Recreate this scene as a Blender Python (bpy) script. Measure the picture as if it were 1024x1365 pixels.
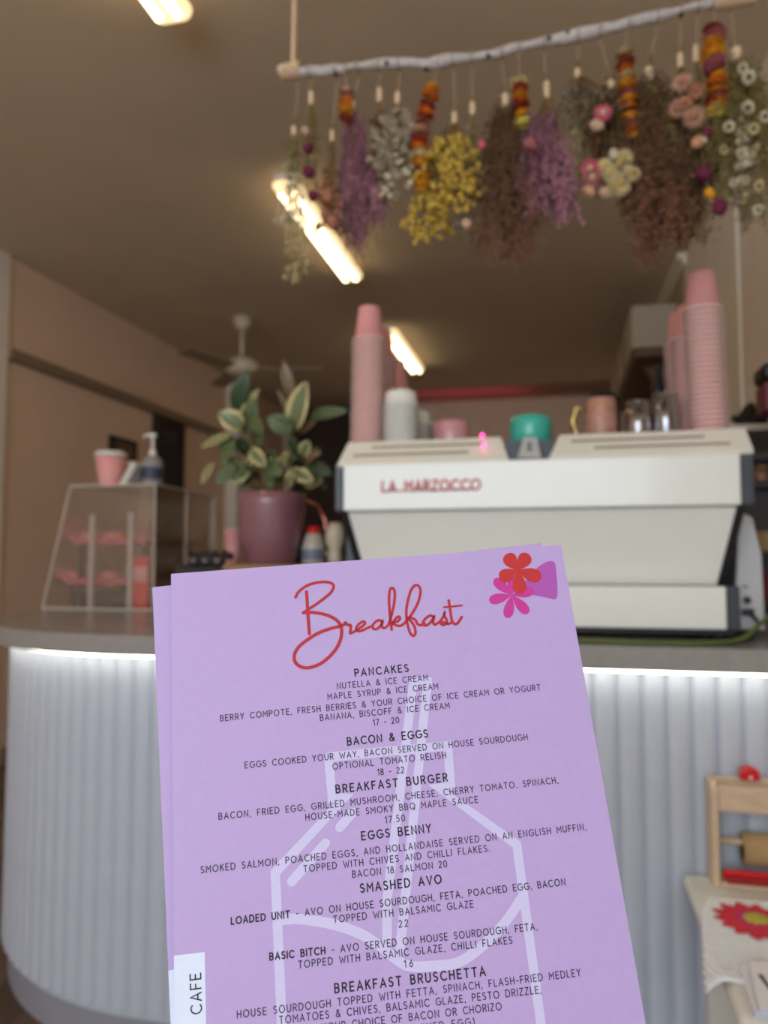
import bpy, math, random
from mathutils import Vector, Matrix, noise
S = bpy.context.scene
for o in list(bpy.data.objects): bpy.data.objects.remove(o)
COL = S.collection
PI = math.pi
R = random.Random(7)

# ------------------------------------------------------------ camera, world, lights, exposure
EYE = Vector((0, 0, 1.17)); YAW = math.radians(12.8); PITCH = math.radians(3.77); F = 1025.0
cd = bpy.data.cameras.new('camera'); cam = bpy.data.objects.new('camera', cd); COL.objects.link(cam)
cam.location = EYE; cam.rotation_euler = (PI/2+PITCH, 0, YAW)
cd.sensor_fit = 'VERTICAL'; cd.sensor_height = 36; cd.sensor_width = 27; cd.lens = 36*F/1365
cd.clip_start = .02; cd.clip_end = 60
cd.dof.use_dof = True; cd.dof.focus_distance = .378; cd.dof.aperture_fstop = 7.6; cd.dof.aperture_blades = 0
S.camera = cam
MW = Matrix.Translation(EYE) @ cam.rotation_euler.to_matrix().to_4x4()
S.view_settings.view_transform = 'Standard'; S.view_settings.look = 'None'
S.view_settings.gamma = 1; S.view_settings.use_curve_mapping = False
S.view_settings.exposure = -0.33

w = bpy.data.worlds.new('world'); S.world = w; w.use_nodes = True
w.node_tree.nodes['Background'].inputs[0].default_value = (.75, .85, 1, 1)
w.node_tree.nodes['Background'].inputs[1].default_value = .25

def area(name, loc, rot, sx, sy, power, color):
    l = bpy.data.lights.new(name, 'AREA'); l.shape = 'RECTANGLE'; l.size = sx; l.size_y = sy
    l.energy = power; l.color = color
    o = bpy.data.objects.new(name, l); COL.objects.link(o); o.location = loc; o.rotation_euler = rot
    return o
area('shopfront_daylight', (-.6, -3.4, 2.05), (math.radians(94), 0, 0), 3.8, 1.9, 175, (.76, .88, 1))

# ------------------------------------------------------------ pixel -> world on a plane
def ray(px, py):
    return (MW.to_3x3() @ Vector(((px-512)/F, (682.5-py)/F, -1))).normalized()
def at(px, py, Y):
    d = ray(px, py); t = Y/d.y; return EYE + d*t
def atz(px, py, z):
    d = ray(px, py); t = (z-EYE.z)/d.z; return EYE + d*t
def X(px, Y, py=700): return at(px, py, Y).x
def Z(px, py, Y): return at(px, py, Y).z

# ------------------------------------------------------------ materials
def lin(c):
    return tuple(((v/255)/12.92 if v/255 <= .04045 else ((v/255+.055)/1.055)**2.4) for v in c)
MATS = {}
def mat(name, rgb, rough=.5, metal=0, noise_amt=0, scale=20, emit=0, coat=0, bump=0, sheen=0, trans=0, ecol=None, stretch=None, sub=0):
    if name in MATS: return MATS[name]
    m = bpy.data.materials.new(name); m.use_nodes = True; nt = m.node_tree; b = nt.nodes['Principled BSDF']
    c = lin(rgb); b.inputs['Base Color'].default_value = (*c, 1)
    b.inputs['Roughness'].default_value = rough; b.inputs['Metallic'].default_value = metal
    b.inputs['Coat Weight'].default_value = coat; b.inputs['Sheen Weight'].default_value = sheen
    b.inputs['Transmission Weight'].default_value = trans
    if sub: b.inputs['Subsurface Weight'].default_value = sub; b.inputs['Subsurface Scale'].default_value = .01
    if emit:
        b.inputs['Emission Color'].default_value = (*(ecol or c), 1); b.inputs['Emission Strength'].default_value = emit
    if noise_amt or bump:
        tc = nt.nodes.new('ShaderNodeTexCoord'); mp = nt.nodes.new('ShaderNodeMapping'); nz = nt.nodes.new('ShaderNodeTexNoise')
        if stretch: mp.inputs['Scale'].default_value = stretch
        nz.inputs['Scale'].default_value = scale; nz.inputs['Detail'].default_value = 4
        nt.links.new(tc.outputs['Object'], mp.inputs[0]); nt.links.new(mp.outputs[0], nz.inputs['Vector'])
        if noise_amt:
            cr = nt.nodes.new('ShaderNodeValToRGB')
            cr.color_ramp.elements[0].position = .3; cr.color_ramp.elements[1].position = .7
            cr.color_ramp.elements[0].color = (*[v*(1-noise_amt) for v in c], 1)
            cr.color_ramp.elements[1].color = (*[min(1, v*(1+noise_amt)) for v in c], 1)
            nt.links.new(nz.outputs['Fac'], cr.inputs[0]); nt.links.new(cr.outputs[0], b.inputs['Base Color'])
        if bump:
            bp = nt.nodes.new('ShaderNodeBump'); bp.inputs['Strength'].default_value = bump; bp.inputs['Distance'].default_value = .002
            nt.links.new(nz.outputs['Fac'], bp.inputs['Height']); nt.links.new(bp.outputs[0], b.inputs['Normal'])
    MATS[name] = m; return m
def glassy(name, tint=(1, 1, 1), rough=.03, base=.06):
    if name in MATS: return MATS[name]
    m = bpy.data.materials.new(name); m.use_nodes = True; nt = m.node_tree; nt.nodes.clear()
    out = nt.nodes.new('ShaderNodeOutputMaterial'); mx = nt.nodes.new('ShaderNodeMixShader')
    tr = nt.nodes.new('ShaderNodeBsdfTransparent'); gl = nt.nodes.new('ShaderNodeBsdfGlossy')
    lw = nt.nodes.new('ShaderNodeLayerWeight'); lw.inputs[0].default_value = .35
    mr = nt.nodes.new('ShaderNodeMapRange'); mr.inputs[3].default_value = base; mr.inputs[4].default_value = .85
    tr.inputs[0].default_value = (*tint, 1); gl.inputs['Roughness'].default_value = rough
    nt.links.new(lw.outputs['Facing'], mr.inputs[0]); nt.links.new(mr.outputs[0], mx.inputs[0])
    nt.links.new(tr.outputs[0], mx.inputs[1]); nt.links.new(gl.outputs[0], mx.inputs[2]); nt.links.new(mx.outputs[0], out.inputs[0])
    MATS[name] = m; return m

M_ceil = mat('ceiling_paint', (234, 216, 188), .9, noise_amt=.03, scale=3)
M_wall = mat('wall_paint', (240, 208, 184), .85, noise_amt=.03, scale=4)
M_wallR = mat('right_wall_paint', (248, 238, 224), .8, noise_amt=.03, scale=4)
M_rail = mat('rail_paint', (150, 128, 104), .7, noise_amt=.05)
M_dark = mat('dark_timber', (44, 32, 28), .5, noise_amt=.2, scale=8)
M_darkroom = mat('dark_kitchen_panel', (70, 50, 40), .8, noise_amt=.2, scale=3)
M_black = mat('black_plastic', (16, 17, 20), .4, noise_amt=.1)
M_white = mat('white_plastic', (238, 236, 228), .4, noise_amt=.02)
M_worktop = mat('worktop_stone', (150, 146, 142), .22, noise_amt=.06, scale=60)
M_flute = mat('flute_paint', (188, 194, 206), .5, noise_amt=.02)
M_kick = mat('kick_paint', (150, 150, 160), .5, noise_amt=.03)
M_mwhite = mat('machine_enamel', (236, 236, 228), .28, noise_amt=.01, coat=.3)
M_mcream = mat('machine_cream_tray', (240, 236, 224), .4, noise_amt=.02)
M_mtrim = mat('machine_dark_trim', (48, 56, 62), .35, noise_amt=.1)
M_steel = mat('brushed_steel', (190, 190, 190), .3, 1, noise_amt=.05, stretch=(1, 40, 1))
M_red = mat('red_print', (200, 30, 40), .5, noise_amt=.05)
M_pinkcup = mat('pink_paper', (240, 168, 166), .6, noise_amt=.03)
M_pinkrim = mat('pink_paper_rim', (255, 226, 218), .6, noise_amt=.03)
M_whitecup = mat('white_paper', (236, 234, 226), .55, noise_amt=.02)
M_teal = mat('teal_enamel', (60, 190, 168), .35, coat=.5, noise_amt=.03)
M_pot = mat('mauve_glaze', (138, 92, 100), .33, coat=.6, noise_amt=.04)
M_wood = mat('pale_wood', (206, 180, 150), .55, noise_amt=.12, scale=6, stretch=(3, 30, 30), bump=.2)
M_kraft = mat('kraft_paper', (176, 146, 104), .8, noise_amt=.05, scale=60)
M_redpl = mat('red_plastic', (205, 20, 26), .3, noise_amt=.04)
M_table = mat('cream_paint', (218, 214, 204), .45, noise_amt=.06, scale=15)
M_stem = mat('dried_stem', (120, 92, 50), .8, noise_amt=.25, scale=40)
M_stemg = mat('olive_stem', (128, 112, 66), .8, noise_amt=.25, scale=40)
M_twine = mat('twine', (226, 196, 160), .9, noise_amt=.15, scale=200, stretch=(1, 1, 8))
M_string = mat('cotton_string', (170, 146, 118), .9, noise_amt=.1, scale=80)
M_soil = mat('potting_soil', (50, 36, 28), 1, noise_amt=.4, scale=60, bump=.8)

# ------------------------------------------------------------ mesh builder
class MB:
    def __init__(s): s.v = []; s.f = []; s.uv = None
    def add(s, vs, fs):
        n = len(s.v); s.v += [tuple(v) for v in vs]; s.f += [tuple(i+n for i in f) for f in fs]; return s
    def box(s, x0, x1, y0, y1, z0, z1, M=None):
        vs = [Vector(p) for p in ((x0,y0,z0),(x1,y0,z0),(x1,y1,z0),(x0,y1,z0),(x0,y0,z1),(x1,y0,z1),(x1,y1,z1),(x0,y1,z1))]
        if M: vs = [M @ p for p in vs]
        return s.add(vs, [(0,3,2,1),(4,5,6,7),(0,1,5,4),(1,2,6,5),(2,3,7,6),(3,0,4,7)])
    def prism(s, pts, h, axis='z', M=None):       # polygon pts (2d) extruded from h[0] to h[1]
        n = len(pts)
        def mk(p, q):
            return Vector((p[0], p[1], q)) if axis == 'z' else (Vector((p[0], q, p[1])) if axis == 'y' else Vector((q, p[0], p[1])))
        vs = [mk(p, h[0]) for p in pts] + [mk(p, h[1]) for p in pts]
        if M: vs = [M @ p for p in vs]
        fs = [tuple(range(n))[::-1], tuple(range(n, 2*n))] + [(i, (i+1) % n, n+(i+1) % n, n+i) for i in range(n)]
        return s.add(vs, fs)
    def tube(s, pts, r, n=6, caps=True):
        pts = [Vector(p) for p in pts]; rr = r if isinstance(r, (list, tuple)) else [r]*len(pts)
        vs = []; fs = []
        up = Vector((0, 0, 1)); ref = None
        for i, p in enumerate(pts):
            d = (pts[min(i+1, len(pts)-1)] - pts[max(i-1, 0)])
            if d.length < 1e-9: d = Vector((0, 0, 1))
            d.normalize()
            if ref is None: ref = d.orthogonal().normalized()
            ref = (ref - d*ref.dot(d))
            if ref.length < 1e-6: ref = d.orthogonal()
            ref.normalize(); b = d.cross(ref)
            for k in range(n):
                a = 2*PI*k/n; vs.append(p + (ref*math.cos(a) + b*math.sin(a))*rr[i])
        for i in range(len(pts)-1):
            for k in range(n):
                fs.append((i*n+k, i*n+(k+1) % n, (i+1)*n+(k+1) % n, (i+1)*n+k))
        if caps: fs.append(tuple(range(n))[::-1]); fs.append(tuple(range((len(pts)-1)*n, len(pts)*n)))
        return s.add(vs, fs)
    def lathe(s, prof, n=24, c=(0, 0, 0), M=None, cap=True):
        vs = []; fs = []
        for r, z in prof:
            for k in range(n):
                a = 2*PI*k/n; vs.append(Vector((c[0]+r*math.cos(a), c[1]+r*math.sin(a), c[2]+z)))
        if M: vs = [M @ v for v in vs]
        m = len(prof)
        for i in range(m-1):
            for k in range(n): fs.append((i*n+k, i*n+(k+1) % n, (i+1)*n+(k+1) % n, (i+1)*n+k))
        if cap:
            fs.append(tuple(range(n))[::-1]); fs.append(tuple(range((m-1)*n, m*n)))
        return s.add(vs, fs)
    def ball(s, c, r, n=6, m=4, sq=(1, 1, 1), jit=0):
        prof = []
        vs = [Vector(c)+Vector((0, 0, -r*sq[2]))]; fs = []
        for i in range(1, m):
            t = -PI/2+PI*i/m
            for k in range(n):
                a = 2*PI*k/n; q = r*(1+R.uniform(-jit, jit))
                vs.append(Vector(c)+Vector((q*sq[0]*math.cos(t)*math.cos(a), q*sq[1]*math.cos(t)*math.sin(a), q*sq[2]*math.sin(t))))
        vs.append(Vector(c)+Vector((0, 0, r*sq[2])))
        for k in range(n): fs.append((0, 1+(k+1) % n, 1+k))
        for i in range(m-2):
            for k in range(n): fs.append((1+i*n+k, 1+i*n+(k+1) % n, 1+(i+1)*n+(k+1) % n, 1+(i+1)*n+k))
        L = len(vs)-1
        for k in range(n): fs.append((L, 1+(m-2)*n+k, 1+(m-2)*n+(k+1) % n))
        return s.add(vs, fs)
    def mesh(s, name, m, smooth=False):
        me = bpy.data.meshes.new(name); me.from_pydata(s.v, [], s.f)
        if isinstance(m, (list, tuple)):
            for q in m: me.materials.append(q)
        else: me.materials.append(m)
        if smooth: me.polygons.foreach_set('use_smooth', [True]*len(me.polygons))
        me.update(); return me
    def build(s, name, m, parent=None, smooth=False, bevel=0, seg=2):
        o = bpy.data.objects.new(name, s.mesh(name, m, smooth)); COL.objects.link(o)
        if parent: put(o, parent)
        if bevel:
            b = o.modifiers.new('bevel', 'BEVEL'); b.width = bevel; b.segments = seg; b.limit_method = 'ANGLE'
        return o
def put(o, parent):
    o.parent = parent; o.matrix_parent_inverse = parent.matrix_basis.inverted()
def link(name, me, parent=None, M=None):
    o = bpy.data.objects.new(name, me); COL.objects.link(o)
    if M is not None: o.matrix_basis = M
    if parent: put(o, parent)
    return o
def tag(o, label=None, cat=None, group=None, kind=None):
    if label: o['label'] = label
    if cat: o['category'] = cat
    if group: o['group'] = group
    if kind: o['kind'] = kind
    return o
def thing(name, loc, label, cat, group=None):
    o = bpy.data.objects.new(name, None); COL.objects.link(o); o.location = loc; o.empty_display_size = .05
    return tag(o, label, cat, group)
def struct(name, mb, m, smooth=False, parent=None):
    o = mb.build(name, m, parent, smooth)
    if not parent: o['kind'] = 'structure'
    return o

# ------------------------------------------------------------ room
XL, XR, YB, HC, YF = -3.18, .76, 8.6, 3.0, -3.6
struct('ceiling', MB().box(XL-.1, XR+.1, YF, YB+.1, HC, HC+.1), M_ceil)
fl = struct('floor', MB().box(XL-.1, XR+.1, YF, YB+.1, -.06, -.012), mat('subfloor', (80, 62, 48), .6, noise_amt=.2, scale=5))
planks = []
for i, c in enumerate(((96, 74, 58), (84, 64, 50), (106, 84, 66))):
    planks.append(mat('plank_wood_%s' % 'abc'[i], c, .42, noise_amt=.22, scale=5, stretch=(14, 1, 4), bump=.15))
pm = []
for m in planks:
    b = MB().box(-.068, .068, -.6, .6, -.012, 0); pm.append(b.mesh('plank', m))
i = 0
x = XL+.07
while x < -0.2:
    off = R.uniform(0, 1.2); y = .6+off-1.2
    while y < 5.2:
        link('plank', pm[R.randrange(3)], fl, Matrix.Translation((x, y+.6, 0)) @ Matrix.Diagonal((1, .998, 1, 1)))
        y += 1.2; i += 1
    x += .138
struct('wall_left', MB().box(XL-.1, XL, YF, YB, 0, HC), M_wall)
struct('wall_right', MB().box(XR, XR+.1, YF, YB, 0, HC), M_wallR)
struct('wall_back', MB().box(XL-.1, XR+.1, YB, YB+.1, 0, HC), M_wall)
wf = MB(); wf.box(XL, XR, YF-.1, YF, 0, .85).box(XL, XR, YF-.1, YF, 3.0-.02, HC)
struct('wall_front', wf, M_wall)
# pilaster at the near end of the left wall, rail, pilasters
struct('trim_1', MB().box(XL, XL+.02, 3.3, 3.87, 0, HC), M_wallR)
zr = Z(3, 474, 3.95)
struct('trim_2', MB().box(XL, XL+.045, 3.87, 7.0, zr-.045, zr+.02), M_rail)
struct('trim_3', MB().box(XL, XL+.12, 6.98, 7.3, 0, HC), M_wallR)
struct('trim_4', MB().box(XR-.010, XR, 3.42, 4.06, 0, HC), M_wallR)
struct('trim_5', MB().box(XR-.02, XR, 4.72, YB, HC-.07, HC).box(XR-.05, XR-.02, 4.72, YB, HC-.035, HC), M_wallR)
struct('trim_6', MB().box(XR-.018, XR, 4.72, 7.0, 0, HC-.07), mat('olive_wall_paint', (176, 158, 126), .85, noise_amt=.03, scale=4))
struct('baseboard_left', MB().box(XL, XL+.02, 3.93, 6.98, 0, .1), M_rail)
# bulkhead at the back with a hidden pink strip shining up on the ceiling
bz = Z(650, 536, 8.0)
struct('trim_7', MB().box(X(470, 8.0), XR, 8.0, 8.06, 2.1, bz).box(X(470, 8.0), XR, 8.06, 8.3, bz-.08, bz-.06), M_wall)
pk = MB().box(-1.5, -.3, 8.075, 8.1, bz-.06, bz-.045)
tag(pk.build('pink_light_strip', mat('pink_led', (255, 100, 150), .5, emit=1.7)), 'pink light strip hidden behind the back bulkhead, washing the ceiling pink', 'light')
# dark opening in the back wall
dk = thing('dark_kitchen_doorway', (X(430, 8.5), 8.5, 0), 'tall dark doorway in the back wall between rubber plant and coffee machine', 'doorway')
x0, x1 = X(392, 8.5), X(474, 8.5)
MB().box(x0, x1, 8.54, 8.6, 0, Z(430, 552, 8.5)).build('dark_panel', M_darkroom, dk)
MB().box(x0-.06, x0, 8.5, 8.6, 0, Z(430, 548, 8.5)+.04).box(x1, x1+.06, 8.5, 8.6, 0, Z(430, 548, 8.5)+.04).box(x0, x1, 8.5, 8.6, Z(430, 552, 8.5), Z(430, 548, 8.5)+.04).build('frame', M_dark, dk)
dk['kind'] = 'structure'; dk.name = 'door_2'
# narrow dark door on the left wall
d1 = thing('door_1', (XL, 5.8, 0), None, None); d1['kind'] = 'structure'
ya, yb = 5.57, 6.03
MB().box(XL, XL+.03, ya+.05, yb-.05, 0, zr-.09).build('door_leaf', mat('dark_door', (30, 20, 22), .4, noise_amt=.2), d1)
MB().box(XL, XL+.05, ya, ya+.05, 0, zr-.05).box(XL, XL+.05, yb-.05, yb, 0, zr-.05).box(XL, XL+.05, ya+.05, yb-.05, zr-.1, zr-.05).build('door_frame', M_dark, d1)
MB().box(XL+.03, XL+.034, ya+.1, yb-.1, zr-.2, zr-.17).box(XL+.03, XL+.034, ya+.13, yb-.13, zr-.26, zr-.24).build('door_sign', mat('sign_grey', (80, 70, 74), .6, noise_amt=.1), d1)
# picture frame
zt, zb = Z(160, 584, 5.1), Z(160, 640, 5.1)
pf = thing('picture_frame', (XL, 5.12, zb), 'small dark-framed brown notice hanging on the left wall above the display case', 'picture')
ya, yb = 4.96, 5.30
MB().box(XL, XL+.03, ya, ya+.03, zb, zt).box(XL, XL+.03, yb-.025, yb, zb, zt).box(XL, XL+.03, ya, yb, zt-.025, zt).box(XL, XL+.03, ya, yb, zb, zb+.025).build('frame', M_dark, pf)
MB().box(XL, XL+.012, ya+.03, yb-.025, zb+.025, zt-.025).build('backing', mat('brown_card', (126, 92, 70), .7, noise_amt=.1), pf)
for k in range(3):
    MB().box(XL+.012, XL+.014, ya+.07, yb-.06, zt-.07-.05*k, zt-.06-.05*k).build('text_bar', M_dark, pf)

# ------------------------------------------------------------ ceiling battens
M_tube = mat('tube_glow', (255, 226, 150), .5, emit=9, ecol=(1, .80, .50))
M_diff = mat('diffuser_glow', (255, 214, 140), .4, emit=1.5, ecol=(1, .76, .42))
def batten(x, y0, y1, label):
    t = thing('ceiling_light', (x, y0, HC), label, 'ceiling light', 'fluorescent battens along the ceiling')
    MB().box(x-.05, x+.05, y0, y1, HC-.03, HC).build('base', M_white, t)
    pts = [(x-.068, HC-.03), (x+.068, HC-.03), (x+.064, HC-.062), (x+.045, HC-.078), (x-.045, HC-.078), (x-.064, HC-.062)]
    MB().prism(pts, (y0, y1), 'y').build('diffuser', M_diff, t, bevel=.015)
    for s in (-1, 1):
        MB().tube([(x+s*.033, y0+.04, HC-.08), (x+s*.033, y1-.04, HC-.08)], .013, 8).build('tube', M_tube, t)
for (px, py, L, lab) in ((233, 30, 1.25, 'nearest ceiling batten light, cut off by the top edge of the photo'),
                        (470, 374, 1.22, 'middle ceiling batten light, glowing behind the hanging dried flowers'),
                        (556, 496, 1.22, 'farthest ceiling batten light, above the white lid stacks')):
    p = atz(px, py, HC-.07); batten(p.x, p.y-L, p.y, lab)
for y_, l_ in ((-.95, 'overhead'), (-3.3, 'by the shopfront')): batten(p.x, y_, y_+1.22, 'unseen batten light added for fill behind the camera, the one '+l_)  # unseen battens added for warm bounce light on the ceiling

# ceiling fan
c = atz(323, 424, HC)
fan = thing('ceiling_fan', (c.x, c.y, HC), 'pale ceiling fan on a short rod, above the potted plant', 'ceiling fan')
M_fan = mat('fan_enamel', (225, 210, 186), .5, noise_amt=.02)
MB().lathe([(.0, 0), (.07, 0), (.062, -.06), (.03, -.1), (.0, -.1)], 16, (c.x, c.y, HC)).build('canopy', M_fan, fan, True)
MB().tube([(c.x, c.y, HC-.1), (c.x, c.y, HC-.33)], .014, 8).build('rod', M_fan, fan, True)
MB().lathe([(.0, 0), (.06, 0), (.12, -.03), (.125, -.09), (.07, -.13), (0, -.13)], 20, (c.x, c.y, HC-.31)).build('motor', M_fan, fan, True)
for k in range(3):
    a = math.radians(12+120*k); M = Matrix.Translation((c.x, c.y, HC-.39)) @ Matrix.Rotation(a, 4, 'Z') @ Matrix.Rotation(.2, 4, 'X')
    MB().box(.12, .6, -.06, .06, -.004, .004, M).build('blade', mat('fan_blade', (170, 146, 120), .5, noise_amt=.1), fan)

# wall cabinet run (hood) on the right wall
y0 = 5.0
zt, zb = Z(875, 405, y0), Z(875, 462, y0)
hd = thing('wall_cabinet', (X(876, y0), y0, zb), 'pale wall-hung cabinet high on the right wall, behind the pink cup stacks', 'cabinet')
xa = X(848, y0)
MB().box(xa, XR-.02, y0, y0+1.9, zb, zt).build('body', mat('cabinet_paint', (200, 186, 166), .6, noise_amt=.03), hd, bevel=.008)
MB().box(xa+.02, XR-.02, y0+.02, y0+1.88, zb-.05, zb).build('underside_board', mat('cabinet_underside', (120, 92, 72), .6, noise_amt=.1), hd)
for yy in (5.3, 6.4):
    MB().prism([(XR-.02, zb-.05), (xa+.1, zb-.05), (XR-.02, zb-.3)], (yy, yy+.05), 'y').build('bracket', MATS['cabinet_underside'], hd)
for k, yy in enumerate((5.63, 6.26)):
    MB().box(xa-.006, xa, yy-.004, yy+.004, zb+.01, zt-.01).build('door_gap', M_dark, hd)

# ------------------------------------------------------------ counter
CX, CY, RB, RT = -1.0, 2.46, .75, .82
def outline(r, xr, depth_in, back):
    pts = [(xr, CY-r)]
    for k in range(33):
        a = -PI/2 - PI/2*k/32; pts.append((CX+r*math.cos(a), CY+r*math.sin(a)))
    pts += [(CX-r, back), (-1.12, back), (-1.12, depth_in), (xr, depth_in)]
    return pts
wt = MB().prism(outline(RT, XR-.005, 2.47, 3.7)[::-1], (.952, 1.0)).build('worktop', M_worktop, bevel=.004)
tag(wt, 'polished grey stone worktop with rounded left end on top of the fluted counter', 'worktop')
cb = thing('fluted_counter', (-.3, 1.71, 0), 'white fluted counter front with rounded end and glowing strip under its top', 'counter')
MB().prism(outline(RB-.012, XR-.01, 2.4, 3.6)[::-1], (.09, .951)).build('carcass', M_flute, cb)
MB().prism(outline(RB-.02, XR-.01, 2.38, 3.58)[::-1], (0, .09)).build('kick_plate', M_kick, cb)
# one slat, cross-section a shallow half ellipse, placed on the carcass
sl = MB(); n = 9
prof = [(-.0245+.049*k/n, -.0125*math.sin(PI*(k/n)**.72)**.6 if 0 < k < n else 0) for k in range(n+1)] + [(.0245, .003), (-.0245, .003)]
sl.prism(prof, (.105, .94))
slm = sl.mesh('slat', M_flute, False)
yf = CY-(RB-.012)
x = XR-.03
while x > CX:
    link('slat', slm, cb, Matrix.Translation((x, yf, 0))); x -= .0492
s0 = (CX - x)
arc = (RB-.012)*PI/2; s = s0
while s < arc+.9:
    if s < arc:
        a = -PI/2 - s/(RB-.012); p = (CX+(RB-.012)*math.cos(a), CY+(RB-.012)*math.sin(a), 0); rz = a+PI/2
    else: p = (CX-(RB-.012), CY+(s-arc), 0); rz = -PI/2
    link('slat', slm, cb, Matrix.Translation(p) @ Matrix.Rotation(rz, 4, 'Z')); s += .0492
# led strip following the overhang
def ledpath(r):
    pts = [(XR-.01, CY-r)]
    for k in range(33):
        a = -PI/2-PI/2*k/32; pts.append((CX+r*math.cos(a), CY+r*math.sin(a)))
    pts.append((CX-r, 3.5)); return pts
A, B = ledpath(RB+.034), ledpath(RB+.024)
led = MB(); m_ = len(A)
for z in (.945, .951):
    for P in (A, B): led.v += [(p[0], p[1], z) for p in P]
for i in range(m_-1):
    a0, b0, a1, b1 = i, m_+i, 2*m_+i, 3*m_+i
    led.f += [(a0, a0+1, a1+1, a1), (b0+1, b0, b1, b1+1), (a0+1, a0, b0, b0+1), (a1, a1+1, b1+1, b1)]
led.build('light_strip', mat('led_white', (255, 250, 232), .5, emit=12), cb)

# ------------------------------------------------------------ text strokes
def arcp(cx, cy, rx, ry, a0, a1, n=10):
    return [(cx+rx*math.cos(math.radians(a0+(a1-a0)*k/n)), cy+ry*math.sin(math.radians(a0+(a1-a0)*k/n))) for k in range(n+1)]
def crom(P, n=6):
    out = []; P = [P[0]]+list(P)+[P[-1]]
    for i in range(1, len(P)-2):
        for k in range(n):
            t = k/n; q = []
            for d in (0, 1):
                a, b, c, e = P[i-1][d], P[i][d], P[i+1][d], P[i+2][d]
                q.append(.5*((2*b)+(-a+c)*t+(2*a-5*b+4*c-e)*t*t+(-a+3*b-3*c+e)*t**3))
            out.append(tuple(q))
    out.append(P[-2]); return out
G = {
'A': (.76, [[(0,0),(.38,1),(.76,0)], [(.13,.32),(.63,.32)]]),
'B': (.6, [[(0,.53),(.3,.53)]+arcp(.3,.765,.235,.235,-90,90)+[(0,1),(0,0),(.32,0)]+arcp(.32,.265,.265,.265,-90,90)+[(.3,.53)]]),
'C': (.8, [arcp(.48,.5,.48,.5,48,312,14)]),
'D': (.74, [[(0,0),(0,1),(.26,1)]+arcp(.26,.5,.48,.5,90,-90,12)+[(0,0)]]),
'E': (.54, [[(.54,1),(0,1),(0,0),(.54,0)], [(0,.51),(.47,.51)]]),
'F': (.52, [[(.52,1),(0,1),(0,0)], [(0,.5),(.44,.5)]]),
'G': (.88, [arcp(.48,.5,.48,.5,48,345,16)+[(.9,.47),(.55,.47)]]),
'H': (.66, [[(0,0),(0,1)], [(.66,0),(.66,1)], [(0,.51),(.66,.51)]]),
'I': (.02, [[(.01,0),(.01,1)]]),
'J': (.45, [[(.45,1),(.45,.25)]+arcp(.22,.24,.23,.24,0,-150,8)]),
'K': (.6, [[(0,0),(0,1)], [(.57,1),(0,.42)], [(.22,.62),(.6,0)]]),
'L': (.48, [[(0,1),(0,0),(.48,0)]]),
'M': (.8, [[(0,0),(0,1),(.4,.4),(.8,1),(.8,0)]]),
'N': (.68, [[(0,0),(0,1),(.68,0),(.68,1)]]),
'O': (.96, [arcp(.48,.5,.48,.5,0,360,20)]),
'P': (.58, [[(0,0),(0,1),(.3,1)]+arcp(.3,.73,.28,.27,90,-90)+[(0,.46)]]),
'Q': (.98, [arcp(.48,.5,.48,.5,0,360,20), [(.6,.25),(.92,-.08)]]),
'R': (.6, [[(0,0),(0,1),(.3,1)]+arcp(.3,.74,.28,.26,90,-90)+[(0,.48)], [(.3,.48),(.6,0)]]),
'S': (.56, [arcp(.28,.755,.25,.245,35,270)+arcp(.28,.255,.27,.255,90,-145)]),
'T': (.66, [[(0,1),(.66,1)], [(.33,1),(.33,0)]]),
'U': (.66, [[(0,1),(0,.33)]+arcp(.33,.33,.33,.33,180,360)+[(.66,1)]]),
'V': (.74, [[(0,1),(.37,0),(.74,1)]]),
'W': (1.08, [[(0,1),(.28,0),(.54,.75),(.8,0),(1.08,1)]]),
'X': (.64, [[(0,0),(.64,1)], [(0,1),(.64,0)]]),
'Y': (.66, [[(0,1),(.33,.5),(.66,1)], [(.33,.5),(.33,0)]]),
'Z': (.6, [[(0,1),(.58,1),(0,0),(.6,0)]]),
'0': (.6, [arcp(.3,.5,.3,.5,0,360,18)]),
'1': (.24, [[(0,.84),(.22,1),(.22,0)]]),
'2': (.54, [arcp(.27,.74,.25,.26,165,-20,8)+[(0,0),(.54,0)]]),
'5': (.54, [[(.48,1),(.1,1),(.06,.56)]+arcp(.24,.32,.28,.32,115,-140,10)]),
'7': (.54, [[(0,1),(.54,1),(.16,0)]]),
'8': (.56, [arcp(.28,.75,.23,.25,0,360,14), arcp(.28,.26,.28,.26,0,360,14)]),
'6': (.56, [[(.42,1),(.06,.42)]+arcp(.28,.28,.28,.28,150,510,16)]),
'&': (.72, [crom([(.72,.0),(.2,.68),(.18,.88),(.34,1),(.5,.88),(.46,.7),(.1,.4),(.02,.18),(.25,0),(.5,.08),(.7,.42)], 4)]),
',': (.06, [[(.04,.02),(.0,-.14)]]), '.': (.04, [[(.02,0),(.02,.03)]]), '-': (.34, [[(0,.42),(.34,.42)]]),
'(': (.2, [arcp(.45,.45,.45,.68,125,235,8)]), ')': (.2, [arcp(-.25,.45,.45,.68,55,-55,8)]),
}
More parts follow.
